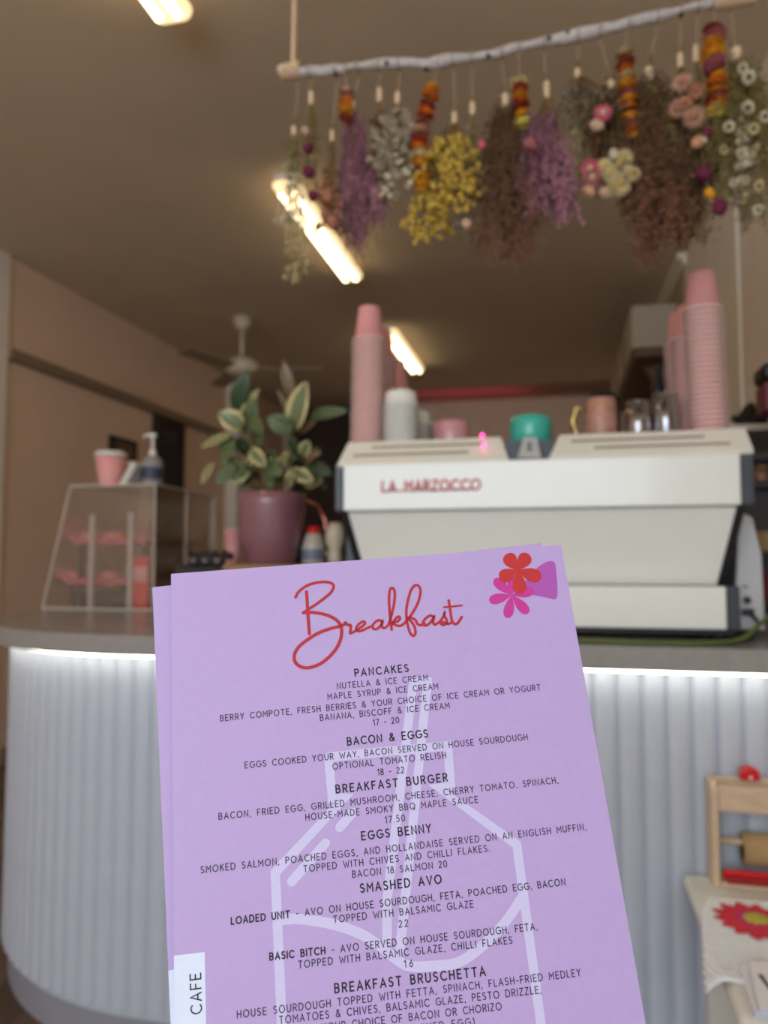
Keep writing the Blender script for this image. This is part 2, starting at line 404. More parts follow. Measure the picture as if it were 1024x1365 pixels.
def ribbon(mb, pts, w, place):
    """round-capped flat stroke; pts 2d; w half-width (float or list); place maps 2d -> 3d"""
    q = [pts[0]]
    for p in pts[1:]:
        if math.dist(p, q[-1]) > 1e-6: q.append(p)
    n = len(q); ws = w if isinstance(w, list) else [w]*n
    if len(ws) != n: ws = [ws[min(len(ws)-1, int(i*len(ws)/n))] for i in range(n)]
    if n < 2: return
    V = []; Fc = []
    for i in range(n):
        d0 = Vector(q[i])-Vector(q[max(i-1, 0)]); d1 = Vector(q[min(i+1, n-1)])-Vector(q[i])
        if i == 0: d0 = d1
        if i == n-1: d1 = d0
        d0 = d0.normalized(); d1 = d1.normalized(); t = d0+d1
        if t.length < .35: t = Vector((-d0.y, d0.x))*1e-3 + d0
        t.normalize(); nn = Vector((-t.y, t.x)); c = max(.45, nn.dot(Vector((-d0.y, d0.x))))
        V += [Vector(q[i])+nn*ws[i]/c, Vector(q[i])-nn*ws[i]/c]
        if i: Fc.append((2*i-2, 2*i-1, 2*i+1, 2*i))
    for (e, f, ww, i0) in ((q[0], q[1], ws[0], 0), (q[-1], q[-2], ws[-1], 2*n-2)):
        d = (Vector(e)-Vector(f)).normalized(); nn = Vector((-d.y, d.x)); base = len(V)
        cap = [Vector(e)+(nn*math.cos(a)+d*math.sin(a))*ww for a in [PI*k/5 for k in range(6)]]
        V += cap; Fc.append(tuple(base+k for k in range(6)))
    mb.add([place(v.x, v.y) for v in V], Fc)
def natural(text):
    return sum(G[ch][0]*.88 if ch != ' ' else .42 for ch in text)
def text_strokes(mb, text, w0, cap, hw, place, bold=None, bhw=0):
    """text from x=0 to x=w0 along baseline y=0 (y up)"""
    n = len(text); tr = (w0-natural(text)*cap)/max(1, n-1); x = 0
    for i, ch in enumerate(text):
        if ch != ' ':
            for st in G[ch][1]:
                ribbon(mb, [(x+a*cap*.88, b*cap) for a, b in st], bhw if (bold and i < bold) else hw, place)
        x += (G[ch][0]*.88 if ch != ' ' else .42)*cap + tr

# ------------------------------------------------------------ menu sheets
W = .21
r1, r2, rl, rr = ray(228, 765), ray(748, 726.5), ray(231.8, 1275), ray(860, 1358.6)
ey = (r1.cross(rl)).cross(r2.cross(rr)).normalized()
if ey.z > 0: ey = -ey
k_ = r1.dot(ey)/r2.dot(ey); a_ = W/(r2*k_-r1).length
TL = EYE+r1*a_; TR = EYE+r2*(a_*k_); ex = (TR-TL).normalized(); nz_ = ex.cross(ey)   # points away or to camera
if nz_.dot(EYE-TL) < 0: nz_ = -nz_
def sheet_uv(px, py):
    d = ray(px, py); t = (TL-EYE).dot(nz_)/d.dot(nz_); P = EYE+d*t-TL; return P.dot(ex), P.dot(ey)
print('MENU TL', TL, 'TR', TR, 'ey', ey, 'bottom', sheet_uv(546, 1365), 'focus', (TL+ex*.1+ey*.08-EYE).length)
def paper_mat(name, rgb):
    return mat(name, rgb, .55, noise_amt=.015, scale=300, bump=.02)
M_paper = paper_mat('lilac_paper', (188, 163, 216))
M_mark = paper_mat('pale_print', (208, 200, 238))
M_lab = paper_mat('label_print', (224, 232, 255))
M_ink = mat('black_ink', (22, 12, 30), .6, noise_amt=.02)
M_ink2 = mat('dark_ink', (48, 28, 60), .6, noise_amt=.02)
M_rink = mat('red_ink', (182, 30, 46), .6, noise_amt=.02)
M_f1 = mat('red_flower_ink', (196, 42, 46), .6, noise_amt=.02)
M_f2 = mat('magenta_ink', (200, 50, 150), .6, noise_amt=.02)
M_f3 = mat('purple_ink', (176, 84, 178), .6, noise_amt=.02)
def sheet(name, O, u, v, label, grp):
    n = u.cross(v); n = n if n.dot(EYE-O) > 0 else -n
    root = thing(name, O+v*.297, label, 'menu', grp)
    H = .297; T = .00035
    vs = []
    for d in (0, -T):
        for (a, b) in ((0, 0), (W, 0), (W, H), (0, H)): vs.append(O+u*a+v*b+n*d)
    MB().add(vs, [(0,1,2,3),(7,6,5,4),(0,4,5,1),(1,5,6,2),(2,6,7,3),(3,7,4,0)]).build('paper', M_paper, root)
    return root, n
menu, nrm = sheet('menu_sheet', TL, ex, ey, 'lilac breakfast menu held up in front, printed with dishes and red script heading', None)
def PL(h): return lambda x, y: TL+ex*x+ey*y+nrm*h
# watermark bottle
wm = [[(438, 1009), (443, 1064), (459, 1064), (367, 1163), (377, 1395)],
      [(438, 1009), (597, 994), (601, 1049), (584, 1050), (689, 1126), (724, 1385)],
      [(516, 1255), (516, 1200), (551, 910), (570, 909), (540, 1200), (533, 1268)],
      [(470, 1083), (453, 1103)], [(434, 1124), (389, 1175)],
      crom([(375, 1226), (400, 1225), (444, 1232), (481, 1245), (508, 1262), (540, 1286), (572, 1288), (613, 1282), (653, 1252), (679, 1222), (697, 1194)], 4)]
for i, pl in enumerate(wm):
    b = MB(); ribbon(b, [sheet_uv(*p) for p in pl], .0022, PL(.00004+.00001*i)); b.build('bottle_outline', M_mark, menu)
# heading
def sc(L): return [(380+x/4.096, 760+y/4.096) for x, y in L]
strokes = [
 ([(58,148),(75,118),(120,85),(175,68),(225,65),(258,75),(265,95),(245,128),(200,165),(150,200),(100,233)], 1.35),
 ([(100,233),(130,231),(175,234),(220,243),(265,262),(297,290),(309,325),(305,372),(282,425),(240,475),(190,513),(130,533),(85,527),(55,500),(52,460),(75,420),(120,382),(180,345),(240,322),(290,309),(318,300)], 1.55),
 ([(117,118),(121,170),(125,240),(133,348)], 1.5),
 ([(322,300),(330,287),(342,299),(356,300),(359,312),(356,344)], 1.35),
 ([(356,346),(375,338),(400,322),(425,304),(437,290),(430,281),(412,288),(394,305),(389,322),(398,333),(418,331),(450,316),(478,304)], 1.2),
 ([(530,283),(515,273),(494,283),(479,302),(483,320),(500,322),(520,306),(533,280),(528,300),(534,315),(548,314),(566,298)], 1.2),
 ([(566,298),(580,250),(596,180),(599,120),(587,98),(573,108),(568,150),(570,210),(576,270),(582,325)], 1.25),
 ([(582,298),(600,270),(618,254),(628,262),(615,280),(586,289),(606,301),(630,304),(655,288)], 1.2),
 ([(655,288),(692,240),(725,180),(740,120),(731,88),(710,84),(688,110),(670,170),(662,230),(668,290),(682,340),(700,359),(712,344),(708,312),(690,282),(672,262),(692,262),(712,272),(722,292),(742,301),(762,290)], 1.25),
 ([(812,258),(796,248),(772,260),(754,284),(760,302),(780,298),(800,278),(814,256),(808,282),(818,298),(842,284)], 1.2),
 ([(842,284),(862,258),(872,232),(870,250),(882,270),(882,290),(866,300),(852,294),(862,284),(890,294),(908,286)], 1.2),
 ([(894,166),(902,220),(910,270),(922,293),(942,290),(965,256)], 1.25),
 ([(868,203),(920,198),(966,193)], .9)]
hd_ = MB()
for i, (pl, hw) in enumerate(strokes):
    ribbon(hd_, [sheet_uv(*p) for p in crom(sc(pl), 6)], hw*.00056, PL(.00016+.000004*i))
hd_.build('heading_breakfast', M_rink, menu)
lines = [
 ('PANCAKES', (473.6,901.6), (544.4,895), 1, 0), ('NUTELLA & ICE CREAM', (449.9,918.2), (570.2,907), 0, 0),
 ('MAPLE SYRUP & ICE CREAM', (437.3,932.5), (584,918.4), 0, 0),
 ('BERRY COMPOTE, FRESH BERRIES & YOUR CHOICE OF ICE CREAM OR YOGURT', (294,961.3), (720.6,919.8), 0, 0),
 ('BANANA, BISCOFF & ICE CREAM', (427.2,960.6), (599.2,944), 0, 0), ('17 - 20', (498,967.2), (532.2,963.4), 0, 0),
 ('BACON & EGGS', (463.7,993.4), (570.2,982.4), 1, 0),
 ('EGGS COOKED YOUR WAY, BACON SERVED ON HOUSE SOURDOUGH', (326.9,1024), (703.3,986), 0, 0),
 ('OPTIONAL TOMATO RELISH', (444,1025.8), (594.5,1010.3), 0, 0), ('18 - 22', (503.8,1033.3), (538.8,1030), 0, 0),
 ('BREAKFAST BURGER', (448.4,1057), (596.5,1041), 1, 0),
 ('BACON, FRIED EGG, GRILLED MUSHROOM, CHEESE, CHERRY TOMATO, SPINACH,', (292,1092.5), (744,1043.7), 0, 0),
 ('HOUSE-MADE SMOKY BBQ MAPLE SAUCE', (407.8,1093.5), (637.3,1069.5), 0, 0), ('17.50', (514,1097), (539.8,1094.2), 0, 0),
 ('EGGS BENNY', (482.7,1119.6), (574.6,1109), 1, 0),
 ('SMOKED SALMON, POACHED EGGS, AND HOLLANDAISE SERVED ON AN ENGLISH MUFFIN,', (268,1163.8), (781.5,1106), 0, 0),
 ('TOPPED WITH CHIVES AND CHILLI FLAKES.', (405.2,1162.5), (652.6,1134.7), 0, 0),
 ('BACON 18 SALMON 20', (470.3,1169.7), (596,1155.5), 0, 0), ('SMASHED AVO', (481,1189.5), (588.5,1177), 1, 0),
 ('LOADED UNIT - AVO ON HOUSE SOURDOUGH, FETA, POACHED EGG, BACON', (308.6,1232), (753.7,1179.6), 0, 11),
 ('TOPPED WITH BALSAMIC GLAZE', (445,1230), (631,1209), 0, 0), ('22', (532.2,1236), (544,1234.6), 0, 0),
 ('BASIC BITCH - AVO SERVED ON HOUSE SOURDOUGH, FETA,', (360,1279.7), (716.2,1239), 0, 11),
 ('TOPPED WITH BALSAMIC GLAZE, CHILLI FLAKES', (398.3,1290.4), (683,1257.3), 0, 0), ('16', (539.6,1289.5), (550.4,1288.2), 0, 0),
 ('BREAKFAST BRUSCHETTA', (446.8,1323.3), (647,1300), 1, 0),
 ('HOUSE SOURDOUGH TOPPED WITH FETTA, SPINACH, FLASH-FRIED MEDLEY', (316.5,1357), (774.2,1300.6), 0, 0),
 ('TOMATOES & CHIVES, BALSAMIC GLAZE, PESTO DRIZZLE,', (372.8,1364.5), (721.2,1323.5), 0, 0),
 ('YOUR CHOICE OF BACON OR CHORIZO', (430,1374.5), (668.6,1345.7), 0, 0), ('(ADD A POACHED EGG)', (474,1386), (632.6,1366), 0, 0)]
for (tx, a, b, head, bold) in lines:
    ua = Vector(sheet_uv(*a)); ub = Vector(sheet_uv(*b)); dx = (ub-ua); L = dx.length; dx.normalize(); dn = Vector((dx.y, -dx.x))
    cap = .0035 if head else .00278
    mb = MB()
    text_strokes(mb, tx, L, cap, .00032 if head else .0002, (lambda x, y, ua=ua, dx=dx, dn=dn: PL(.00022)(*(ua+dx*x+dn*y))), bold, .00029)
    mb.build('dish_title' if head else 'text_line', M_ink if head or bold else M_ink2, menu)
# label strip with rotated CAFE
def poly_part(pts, m, name, h, parent):
    uv = [sheet_uv(*p) for p in pts]; MB().add([PL(h)(*q) for q in uv], [tuple(range(len(uv)))]).build(name, m, parent)
c0 = sheet_uv(231.8, 1274); c1 = sheet_uv(273, 1269.5)
lb = MB(); x1_ = c1[0]; y0_ = c0[1]
lb.add([PL(.00004)(*q) for q in ((0, y0_), (x1_, y0_), (x1_, .297), (0, .297))], [(0, 1, 2, 3)]).build('label_strip', M_lab, menu)
mb = MB()
ua = Vector(sheet_uv(269, 1350)); ub = Vector(sheet_uv(267.5, 1297)); dx = (ub-ua); L = dx.length; dx.normalize(); dn = Vector((dx.y, -dx.x))
text_strokes(mb, 'CAFE', L, .0046, .00029, lambda x, y: PL(.0002)(*(ua+dx*x+dn*y)))
text_strokes(mb, 'T', .0046*.66, .0046, .00029, lambda x, y: PL(.0002)(*(ua+dx*(x-.0098)+dn*y)))
mb.build('side_lettering', M_ink, menu)
# flower logo
def fl2(x, y): return sheet_uv(640+x/8.533, 730+y/8.533)
def petals(C, tips, wd, m, h, name):
    for i, t in enumerate(tips):
        Cv, T = Vector(C), Vector(t); d = T-Cv; L = d.length*1.02; d.normalize(); n = Vector((-d.y, d.x)); pts = []
        for k in range(17):
            s = k/16*2*PI; u = (1-math.cos(s))/2; wv = wd*math.sin(s)*(u**.55)*.62
            pts.append(Cv+d*L*u+n*wv*1.05)
        pts = pts[:-1]
        MB().add([PL(h+.000008*i)(*fl2(*p)) for p in pts], [tuple(range(16))]).build(name, m, menu)
poly = crom([(420,480),(520,380),(640,240),(730,175),(805,152),(848,172),(863,230),(880,430),(880,550),(848,588),(760,570),(600,538),(470,510),(420,480)], 4)
MB().add([PL(.00006)(*fl2(*p)) for p in poly], [tuple(range(len(poly)))]).build('logo_leaf', M_f3, menu)
petals((360, 540), [(165,360),(375,330),(605,490),(545,745),(310,797),(108,605)], 122, M_f2, .0001, 'logo_petal')
petals((422, 258), [(300,78),(548,76),(690,345),(462,522),(225,352)], 162, M_f1, .00018, 'logo_petal')
# back sheet
O2 = TL-nrm*.0022
def hit2(px, py):
    d = ray(px, py); return EYE+d*((O2-EYE).dot(nrm)/d.dot(nrm))
b0, b1 = hit2(203, 783), hit2(720, 724); u2 = (b1-b0).normalized(); v2 = nrm.cross(u2)
if v2.z > 0: v2 = -v2
back, n2 = sheet('menu_sheet', b0, u2, v2, 'second lilac menu sheet behind the front one, showing at its left and top edge', None)
y0_ = (hit2(223, 1294)-b0).dot(v2)
MB().add([b0+u2*a+v2*b+n2*.00004 for a, b in ((0, y0_), (.03, y0_), (.03, .297), (0, .297))], [(0, 1, 2, 3)]).build('label_strip', M_lab, back)

# ------------------------------------------------------------ coffee machine
YM = 1.76
mc = thing('coffee_machine', (X(730, 2.0), 2.0, 1.0), 'wide white and cream espresso machine with red lettering on the stone worktop', 'coffee machine')
def Xp(px, py, Y): return at(px, py, Y).x
zU1, zU0 = Z(730, 611, YM), Z(730, 677, YM)
def qbox(name, pts, Ya, Yb, m, bevel=.003, sm=False):      # front polygon in px on plane Ya, extruded back
    P = [at(px, py, Ya) for px, py in pts]
    return MB().prism([(p.x, p.z) for p in P], (Ya, Yb), 'y').build(name, m, mc, bevel=bevel)
def rect(px0, px1, z0, z1, Ya):
    return [(X(px0, Ya), z0), (X(px1, Ya), z0), (X(px1, Ya), z1), (X(px0, Ya), z1)]
def rbox(name, px0, px1, z0, z1, Ya, Yb, m, bevel=.003):
    return MB().prism(rect(px0, px1, z0, z1, Ya), (Ya, Yb), 'y').build(name, m, mc, bevel=bevel)
rbox('upper_back_panel', 457, 990, zU0, zU1, YM, YM+.03, M_mwhite, .004)
rbox('side_trim', 446, 456.5, zU0, zU1+.002, YM+.006, YM+.5, M_mtrim)
rbox('side_trim', 990.5, 1008, zU0+.001, zU1+.002, YM+.006, YM+.5, M_mtrim)
zL0 = Z(730, 779.5, YM+.03)
YL = YM+.035
P = [(Xp(466, 680, YL), zU0-.001), (Xp(981, 680, YL), zU0-.001), (Xp(961, 780, YL), zL0), (Xp(485, 780, YL), zL0)]
TI = .055        # the panel leans back towards its foot
def leaning(P, ya, yb, th):
    vs = [Vector((p[0], ya if i < 2 else yb, p[1])) for i, p in enumerate(P)]
    return MB().add(vs+[v+Vector((0, th, 0)) for v in vs], [(0,1,2,3),(7,6,5,4),(0,4,5,1),(1,5,6,2),(2,6,7,3),(3,7,4,0)])
leaning(P, YL-.015, YL-.015+TI, .012).build('lower_back_panel', M_mwhite, mc, bevel=.002)
for s, (pa, pb) in ((-1, (466, 485)), (1, (981, 961))):
    a, b = Xp(pa, 680, YL), Xp(pb, 780, YL); d = .017*s
    leaning([(a, zU0-.001), (a+d, zU0-.001), (b+d, zL0-.004), (b, zL0-.004)], YL-.017, YL-.017+TI, .05).build('edge_trim', M_black, mc)
zB0 = Z(860, 838, YM)
rbox('lower_housing', 478, 966, zB0, zL0-.001, YM, YM+.06, M_mwhite, .004)
rbox('side_trim', 966.5, 984, zB0-.003, zL0, YM+.004, YM+.1, M_mtrim)
rbox('side_trim', 466, 477.5, zB0-.003, zL0, YM+.004, YM+.1, M_mtrim)
# body core and side legs
xl, xr = X(470, YM+.1), X(984, YM+.1)
MB().box(xl+.02, xr-.03, YM+.1, YM+.5, zB0, zU1-.012).build('body', M_mtrim, mc)
for s, px in ((1, 1006),):
    Y = YM+.14; x1 = X(1016, Y)
    pts = [(X(975, Y), zB0-.01), (x1, zB0-.01), (x1-.002, Z(1012, 740, Y)), (X(1004, Y), Z(1004, 690, Y)), (X(985, Y), Z(990, 680, Y))]
    MB().prism(pts, (Y, Y+.3), 'y').build('side_leg', mat('machine_side', (200, 198, 198), .35, noise_amt=.02), mc, bevel=.004)
    kn = at(996, 800, Y)
    Mx = Matrix.Translation((kn.x, Y, kn.z)) @ Matrix.Rotation(PI/2, 4, 'X')
    MB().lathe([(.0, 0), (.009, 0), (.008, .008), (0, .008)], 16, M=Mx).build('power_knob', M_black, mc)
    sk = at(997, 816, Y); MB().box(sk.x-.013, sk.x+.013, Y-.006, Y, sk.z-.008, sk.z+.008).build('power_socket', M_black, mc)
    tt = at(993, 781, Y); MB().box(tt.x-.008, tt.x+.006, Y-.001, Y, tt.z-.001, tt.z+.001).box(tt.x-.005, tt.x+.008, Y-.001, Y, tt.z-.005, tt.z-.003).build('rating_print', M_dark, mc)
MB().prism([(X(458, YM+.14), zB0-.01), (X(484, YM+.14), zB0-.01), (X(480, YM+.14), zU0), (X(462, YM+.14), zU0)], (YM+.14, YM+.44), 'y').build('side_leg', M_mtrim, mc, bevel=.004)
for px in (500, 955):
    for yy in (YM+.05, YM+.4):
        x = X(px, YM+.05); MB().lathe([(0, 1.0), (.024, 1.0), (.024, 1.006), (.016, 1.01), (.016, zB0), (0, zB0)], 14, (x, yy, 0)).build('foot', M_black, mc)
MB().box(xl+.03, xr-.03, YM+.03, YM+.48, zB0-.012, zB0).build('underframe', M_black, mc)
# lettering
lt = MB(); pa, pb = at(510, 655.5, YM), at(640, 652, YM); L = pb.x-pa.x; zb_ = (pa.z+pb.z)/2
text_strokes(lt, 'LA MARZOCCO', L, .023, .0026, lambda x, y: Vector((pa.x+x, YM-.0012, zb_+y)))
lt.box(pa.x+.012, pb.x-.014, YM-.0012, YM, zb_-.0012, zb_+.0022)
lt.build('lettering', M_red, mc)
# sloped cup-rail panels
YT0, YT1 = YM+.0, YM+.065
def tray(TLp, TRp, BRp, BLp, slots):
    q = [at(*BLp, YT0), at(*BRp, YT0), at(*TRp, YT1), at(*TLp, YT1)]
    z0 = (q[0].z+q[1].z)/2; z1 = (q[2].z+q[3].z)/2
    for i in (0, 1): q[i].z = z0
    for i in (2, 3): q[i].z = z1
    n = (q[1]-q[0]).cross(q[3]-q[0]).normalized(); n = n if n.y < 0 else -n
    MB().add(q+[p-n*.012 for p in q], [(0,1,2,3),(7,6,5,4),(0,4,5,1),(1,5,6,2),(2,6,7,3),(3,7,4,0)]).build('cup_rail', M_mcream, mc, bevel=.003)
    ux = Vector((1, 0, 0)); uz = (q[3]-q[0]); uz.x = 0; Lz = uz.length; uz.normalize()
    for (p0, p1, fr) in slots:
        a, b = X(p0, YT0+.03, 595), X(p1, YT0+.03, 595); O = Vector((0, q[0].y, q[0].z))+uz*Lz*fr+n*.0006
        MB().add([O+ux*a-uz*.0042, O+ux*b-uz*.0042, O+ux*b+uz*.0042, O+ux*a+uz*.0042]+[v-n*.001 for v in (O+ux*a-uz*.0042, O+ux*b-uz*.0042, O+ux*b+uz*.0042, O+ux*a+uz*.0042)],
                 [(0,1,2,3),(0,4,5,1),(1,5,6,2),(2,6,7,3),(3,7,4,0)]).build('rail_slot', mat('slot_shadow_metal', (158, 150, 134), .5, .3, noise_amt=.05), mc)
    return z1
zt1 = tray((464, 588), (668, 583), (679, 609), (449, 622), [(494, 644, .70), (472, 625, .36)])
zt2 = tray((746, 578), (994, 571), (1006, 601), (732, 608), [(762, 941, .66), (792, 973, .33)])
zT = max(zt1, zt2)-.022
MB().box(xl-.005, xr+.01, YT1+.002, YM+.56, zT-.02, zT-.001).build('cup_tray', M_black, mc)
MB().box(X(676, YM+.03), X(736, YM+.03), YM+.055, YM+.064, zU1-.01, Z(705, 586, YM+.05)).build('centre_recess', M_black, mc)
q = [at(690, 610, YM+.01), at(722, 610, YM+.01), at(716, 583, YM+.03), at(698, 583, YM+.03)]
MB().add(q+[p+Vector((0, .012, 0)) for p in q], [(0,1,2,3),(7,6,5,4),(0,4,5,1),(1,5,6,2),(2,6,7,3),(3,7,4,0)])  .build('emblem_plate', mat('plate_grey', (186, 184, 182), .4, noise_amt=.03), mc, bevel=.002)
c = at(706, 596, YM+.018)
MB().box(c.x-.004, c.x+.004, c.y-.0035, c.y, c.z-.010, c.z+.011).build('emblem', M_mtrim, mc)
for (px, py, Y) in ((643, 580, YT1-.004), (645, 594, YT0+.022)):  # pink light spots made as glowing balls; the machine has no lamps here
    c = at(px, py, Y); MB().ball(c, .0038, 10, 6).build('pink_light_spot', mat('pink_spot_glow', (255, 60, 150), .3, emit=9, ecol=(1, .05, .32)), mc, True)

# ------------------------------------------------------------ paper cups
def cup_mesh(r0, r1, h, m, rim, n=20):      # inverted: wide rim at the bottom
    b = MB(); b.lathe([(r1, .0005), (r1+.003, .0010), (r1+.003, .0044), (r1-.004, .0056), (r0, h-.002), (r0-.0015, h), (r0-.005, h), (r0-.006, h-.006), (0, h-.006)], n, cap=False)
    me = b.mesh('paper_cup', [m, rim], True)
    for i, p in enumerate(me.polygons):
        if i < n*3: p.material_index = 1
    return me
cm = cup_mesh(.0285, .0425, .092, M_pinkcup, M_pinkrim)
def stack(px, Y, py_top, me, h, pitch, lab, grp, z0=None, name='paper_cup', lean=0):
    z0 = zT if z0 is None else z0
    x = X(px, Y, 585); zt = Z(px, py_top, Y); n = max(1, int(round((zt-z0-h)/pitch))+1); pitch = (zt-z0-h)/max(1, n-1)
    for i in range(n):
        o = link(name, me, None, Matrix.Translation((x+lean*i+R.uniform(-.0006, .0006), Y, z0+pitch*i)) @ Matrix.Rotation(R.uniform(0, 6), 4, 'Z'))
        l = ('topmost upside-down cup of ' if i == n-1 else 'upside-down cup nested in ')+lab
        tag(o, l, 'cup', grp)
stack(489, 1.92, 411, cm, .092, .0122, 'the tall pink stack at the left end of the machine', 'pink cups in the front left stack', lean=.0003)
stack(507, 2.06, 440, cm, .092, .0122, 'the pink stack behind the tall left one', 'pink cups in the second left stack')
stack(527, 2.20, 482, cm, .092, .0122, 'the shortest pink stack, behind the white lids', 'pink cups in the third left stack')
stack(946, 1.88, 364, cm, .092, .0122, 'the tallest pink stack at the right end of the machine', 'pink cups in the front right stack', lean=-.0003)
stack(923, 2.06, 408, cm, .092, .0122, 'the pink stack half hidden behind the tallest right one', 'pink cups in the second right stack')
stack(911, 2.20, 418, cm, .092, .0122, 'the rearmost pink stack at the right, leftmost of three', 'pink cups in the third right stack')
b = MB(); b.lathe([(.044, .0005), (.0465, .001), (.0465, .0045), (.041, .0052), (.0405, .03), (.038, .038), (.028, .042), (0, .043)], 24, cap=False)
lm = b.mesh('cup_lid', M_whitecup, True)
stack(535, 1.91, 521, lm, .043, .0088, 'the white lids beside the tall pink stack', 'white lids in the front stack', name='cup_lid')
stack(554, 2.04, 548, lm, .043, .0088, 'the shorter white lids behind the front lids', 'white lids in the second stack', name='cup_lid')
stack(571, 2.16, 564, lm, .043, .0088, 'the lowest white lids beside the pink bowl', 'white lids in the third stack', name='cup_lid')
for o in COL.objects:
    if o.name.startswith('cup_lid'):
        o['category'] = 'lid'; o['label'] = o['label'].replace('upside-down cup', 'white plastic lid').replace('white lids', 'lids')
# pink bowl, teal bowl
def vessel(name, px, Y, r, h, m, label, cat, z0=None, prof=None):
    z0 = zT if z0 is None else z0
    x = X(px, Y, 585); t = thing(name, (x, Y, z0), label, cat)
    return t, x
hp = Z(602, 562, 2.0)-zT
t, x = vessel('pink_bowl', 602, 2.0, .04, hp, None, 'dusty pink enamel bowl turned over, between the white lids and the teal bowl', 'bowl')
MB().lathe([(.047, 0), (.049, .003), (.049, hp-.012), (.045, hp-.003), (.036, hp), (0, hp)], 28, (x, 2.0, zT)).build('body', mat('dusty_pink', (214, 150, 152), .35, coat=.4, noise_amt=.03), t, True)
MB().lathe([(.049, .001), (.0505, .002), (.0505, .006), (.049, .007)], 28, (x, 2.0, zT), cap=False).build('rim', MATS['pink_paper_rim'], t, True)
ht = Z(708, 555, 1.98)-zT
t, x = vessel('teal_bowl', 708, 1.98, .05, ht, None, 'bright teal bowl turned over at the middle of the machine top', 'bowl')
MB().lathe([(.049, 0), (.053, .003), (.053, ht-.02), (.049, ht-.006), (.038, ht), (0, ht)], 28, (x, 1.98, zT)).build('body', M_teal, t, True)
MB().lathe([(.053, .001), (.0545, .002), (.0545, .006), (.053, .007)], 28, (x, 1.98, zT), cap=False).build('rim', M_teal, t, True)
# rose mug with gold bands and handle
Y = 1.98; x = X(802, Y, 580); zm = Z(802, 532, Y)
M_gold = mat('gold_lustre', (210, 180, 110), .3, 1, noise_amt=.05)
mg = thing('rose_mug', (x, Y, zT), 'rose pink mug with gold bands and a gold handle on the machine top', 'mug')
h = zm-zT
MB().lathe([(.0, 0), (.034, 0), (.038, .006), (.039, h*.6), (.035, h-.002), (.034, h), (.031, h), (.034, h*.6), (.033, .01), (0, .008)], 28, (x, Y, zT)).build('body', mat('rose_glaze', (196, 142, 124), .4, noise_amt=.06, scale=30), mg, True)
for zz, rr in ((h*.93, .0375), (h*.78, .0395), (h*.35, .0405)):
    MB().lathe([(rr-.003, -.0015), (rr, 0), (rr-.003, .002)], 28, (x, Y, zT+zz), cap=False).build('gold_band', M_gold, mg, True)
pts = [(x-.037, Y, zT+h*.8), (x-.06, Y, zT+h*.85), (x-.07, Y, zT+h*.6), (x-.062, Y, zT+h*.35), (x-.038, Y, zT+h*.25)]
MB().tube(pts, .006, 8).build('handle', M_gold, mg, True)
# black lid/dome behind the mug
x = X(805, 2.12, 580); zz = Z(805, 521, 2.12)-zT
kt = thing('black_canister', (x, 2.12, zT), 'black round-lidded canister showing behind the rose mug', 'canister')
MB().lathe([(0, 0), (.042, 0), (.044, .01), (.044, zz-.03), (0, zz-.03)], 24, (x, 2.12, zT)).build('body', M_black, kt, True)
MB().lathe([(.046, zz-.032), (.046, zz-.024), (.038, zz-.012), (.02, zz-.002), (0, zz)], 24, (x, 2.12, zT), cap=False).build('lid', M_black, kt, True)
# small steel jug left of the mug
x = X(757, 2.1, 580); t = thing('steel_jug', (x, 2.1, zT), 'small dull steel milk jug left of the rose mug', 'jug')
MB().lathe([(0, 0), (.026, 0), (.028, .01), (.022, .04), (.021, .058), (.019, .058), (.02, .04), (.025, .012), (0, .008)], 20, (x, 2.1, zT)).build('body', M_steel, t, True)
MB().tube([(x+.02, 2.1, zT+.05), (x+.04, 2.1, zT+.045), (x+.04, 2.1, zT+.02), (x+.025, 2.1, zT+.012)], .003, 6).build('handle', M_steel, t, True)
# glasses
M_glass = glassy('clear_glass', (.93, .93, .95), .04, .16)
for (px, Y, pyt, r, lab) in ((851, 1.98, 536, .031, 'clear glass tumbler just right of the rose mug'), (888, 1.98, 526, .030, 'taller clear glass tumbler left of the pink stacks')):
    x = X(px, Y, 580); h = Z(px, pyt, Y)-zT; t = thing('glass_tumbler', (x, Y, zT), lab, 'glass', 'glass tumblers on the machine')
    MB().lathe([(0, 0), (r*.86, 0), (r*.9, .004), (r, h*.5), (r*.98, h), (r*.9, h), (r*.92, h*.5), (r*.8, .01), (0, .008)], 24, (x, Y, zT)).build('body', M_glass, t, True)
    MB().lathe([(r*.99, h-.004), (r*1.03, h-.002), (r*.99, h+.001)], 24, (x, Y, zT), cap=False).build('rim', M_glass, t, True)
# tall dark bottle
Y = 2.2; x = X(879, Y, 580); h = Z(879, 484, Y)-zT
t = thing('dark_bottle', (x, Y, zT), 'slim black pointed bottle standing behind the glass tumblers', 'bottle')
MB().lathe([(0, 0), (.019, 0), (.021, .006), (.021, h*.62), (.016, h*.78), (.008, h*.88), (.007, h*.95), (0, h*.95)], 20, (x, Y, zT)).build('body', M_black, t, True)
MB().lathe([(.008, h*.93), (.009, h*.94), (.007, h), (0, h)], 14, (x, Y, zT), cap=False).build('cap', M_black, t, True)

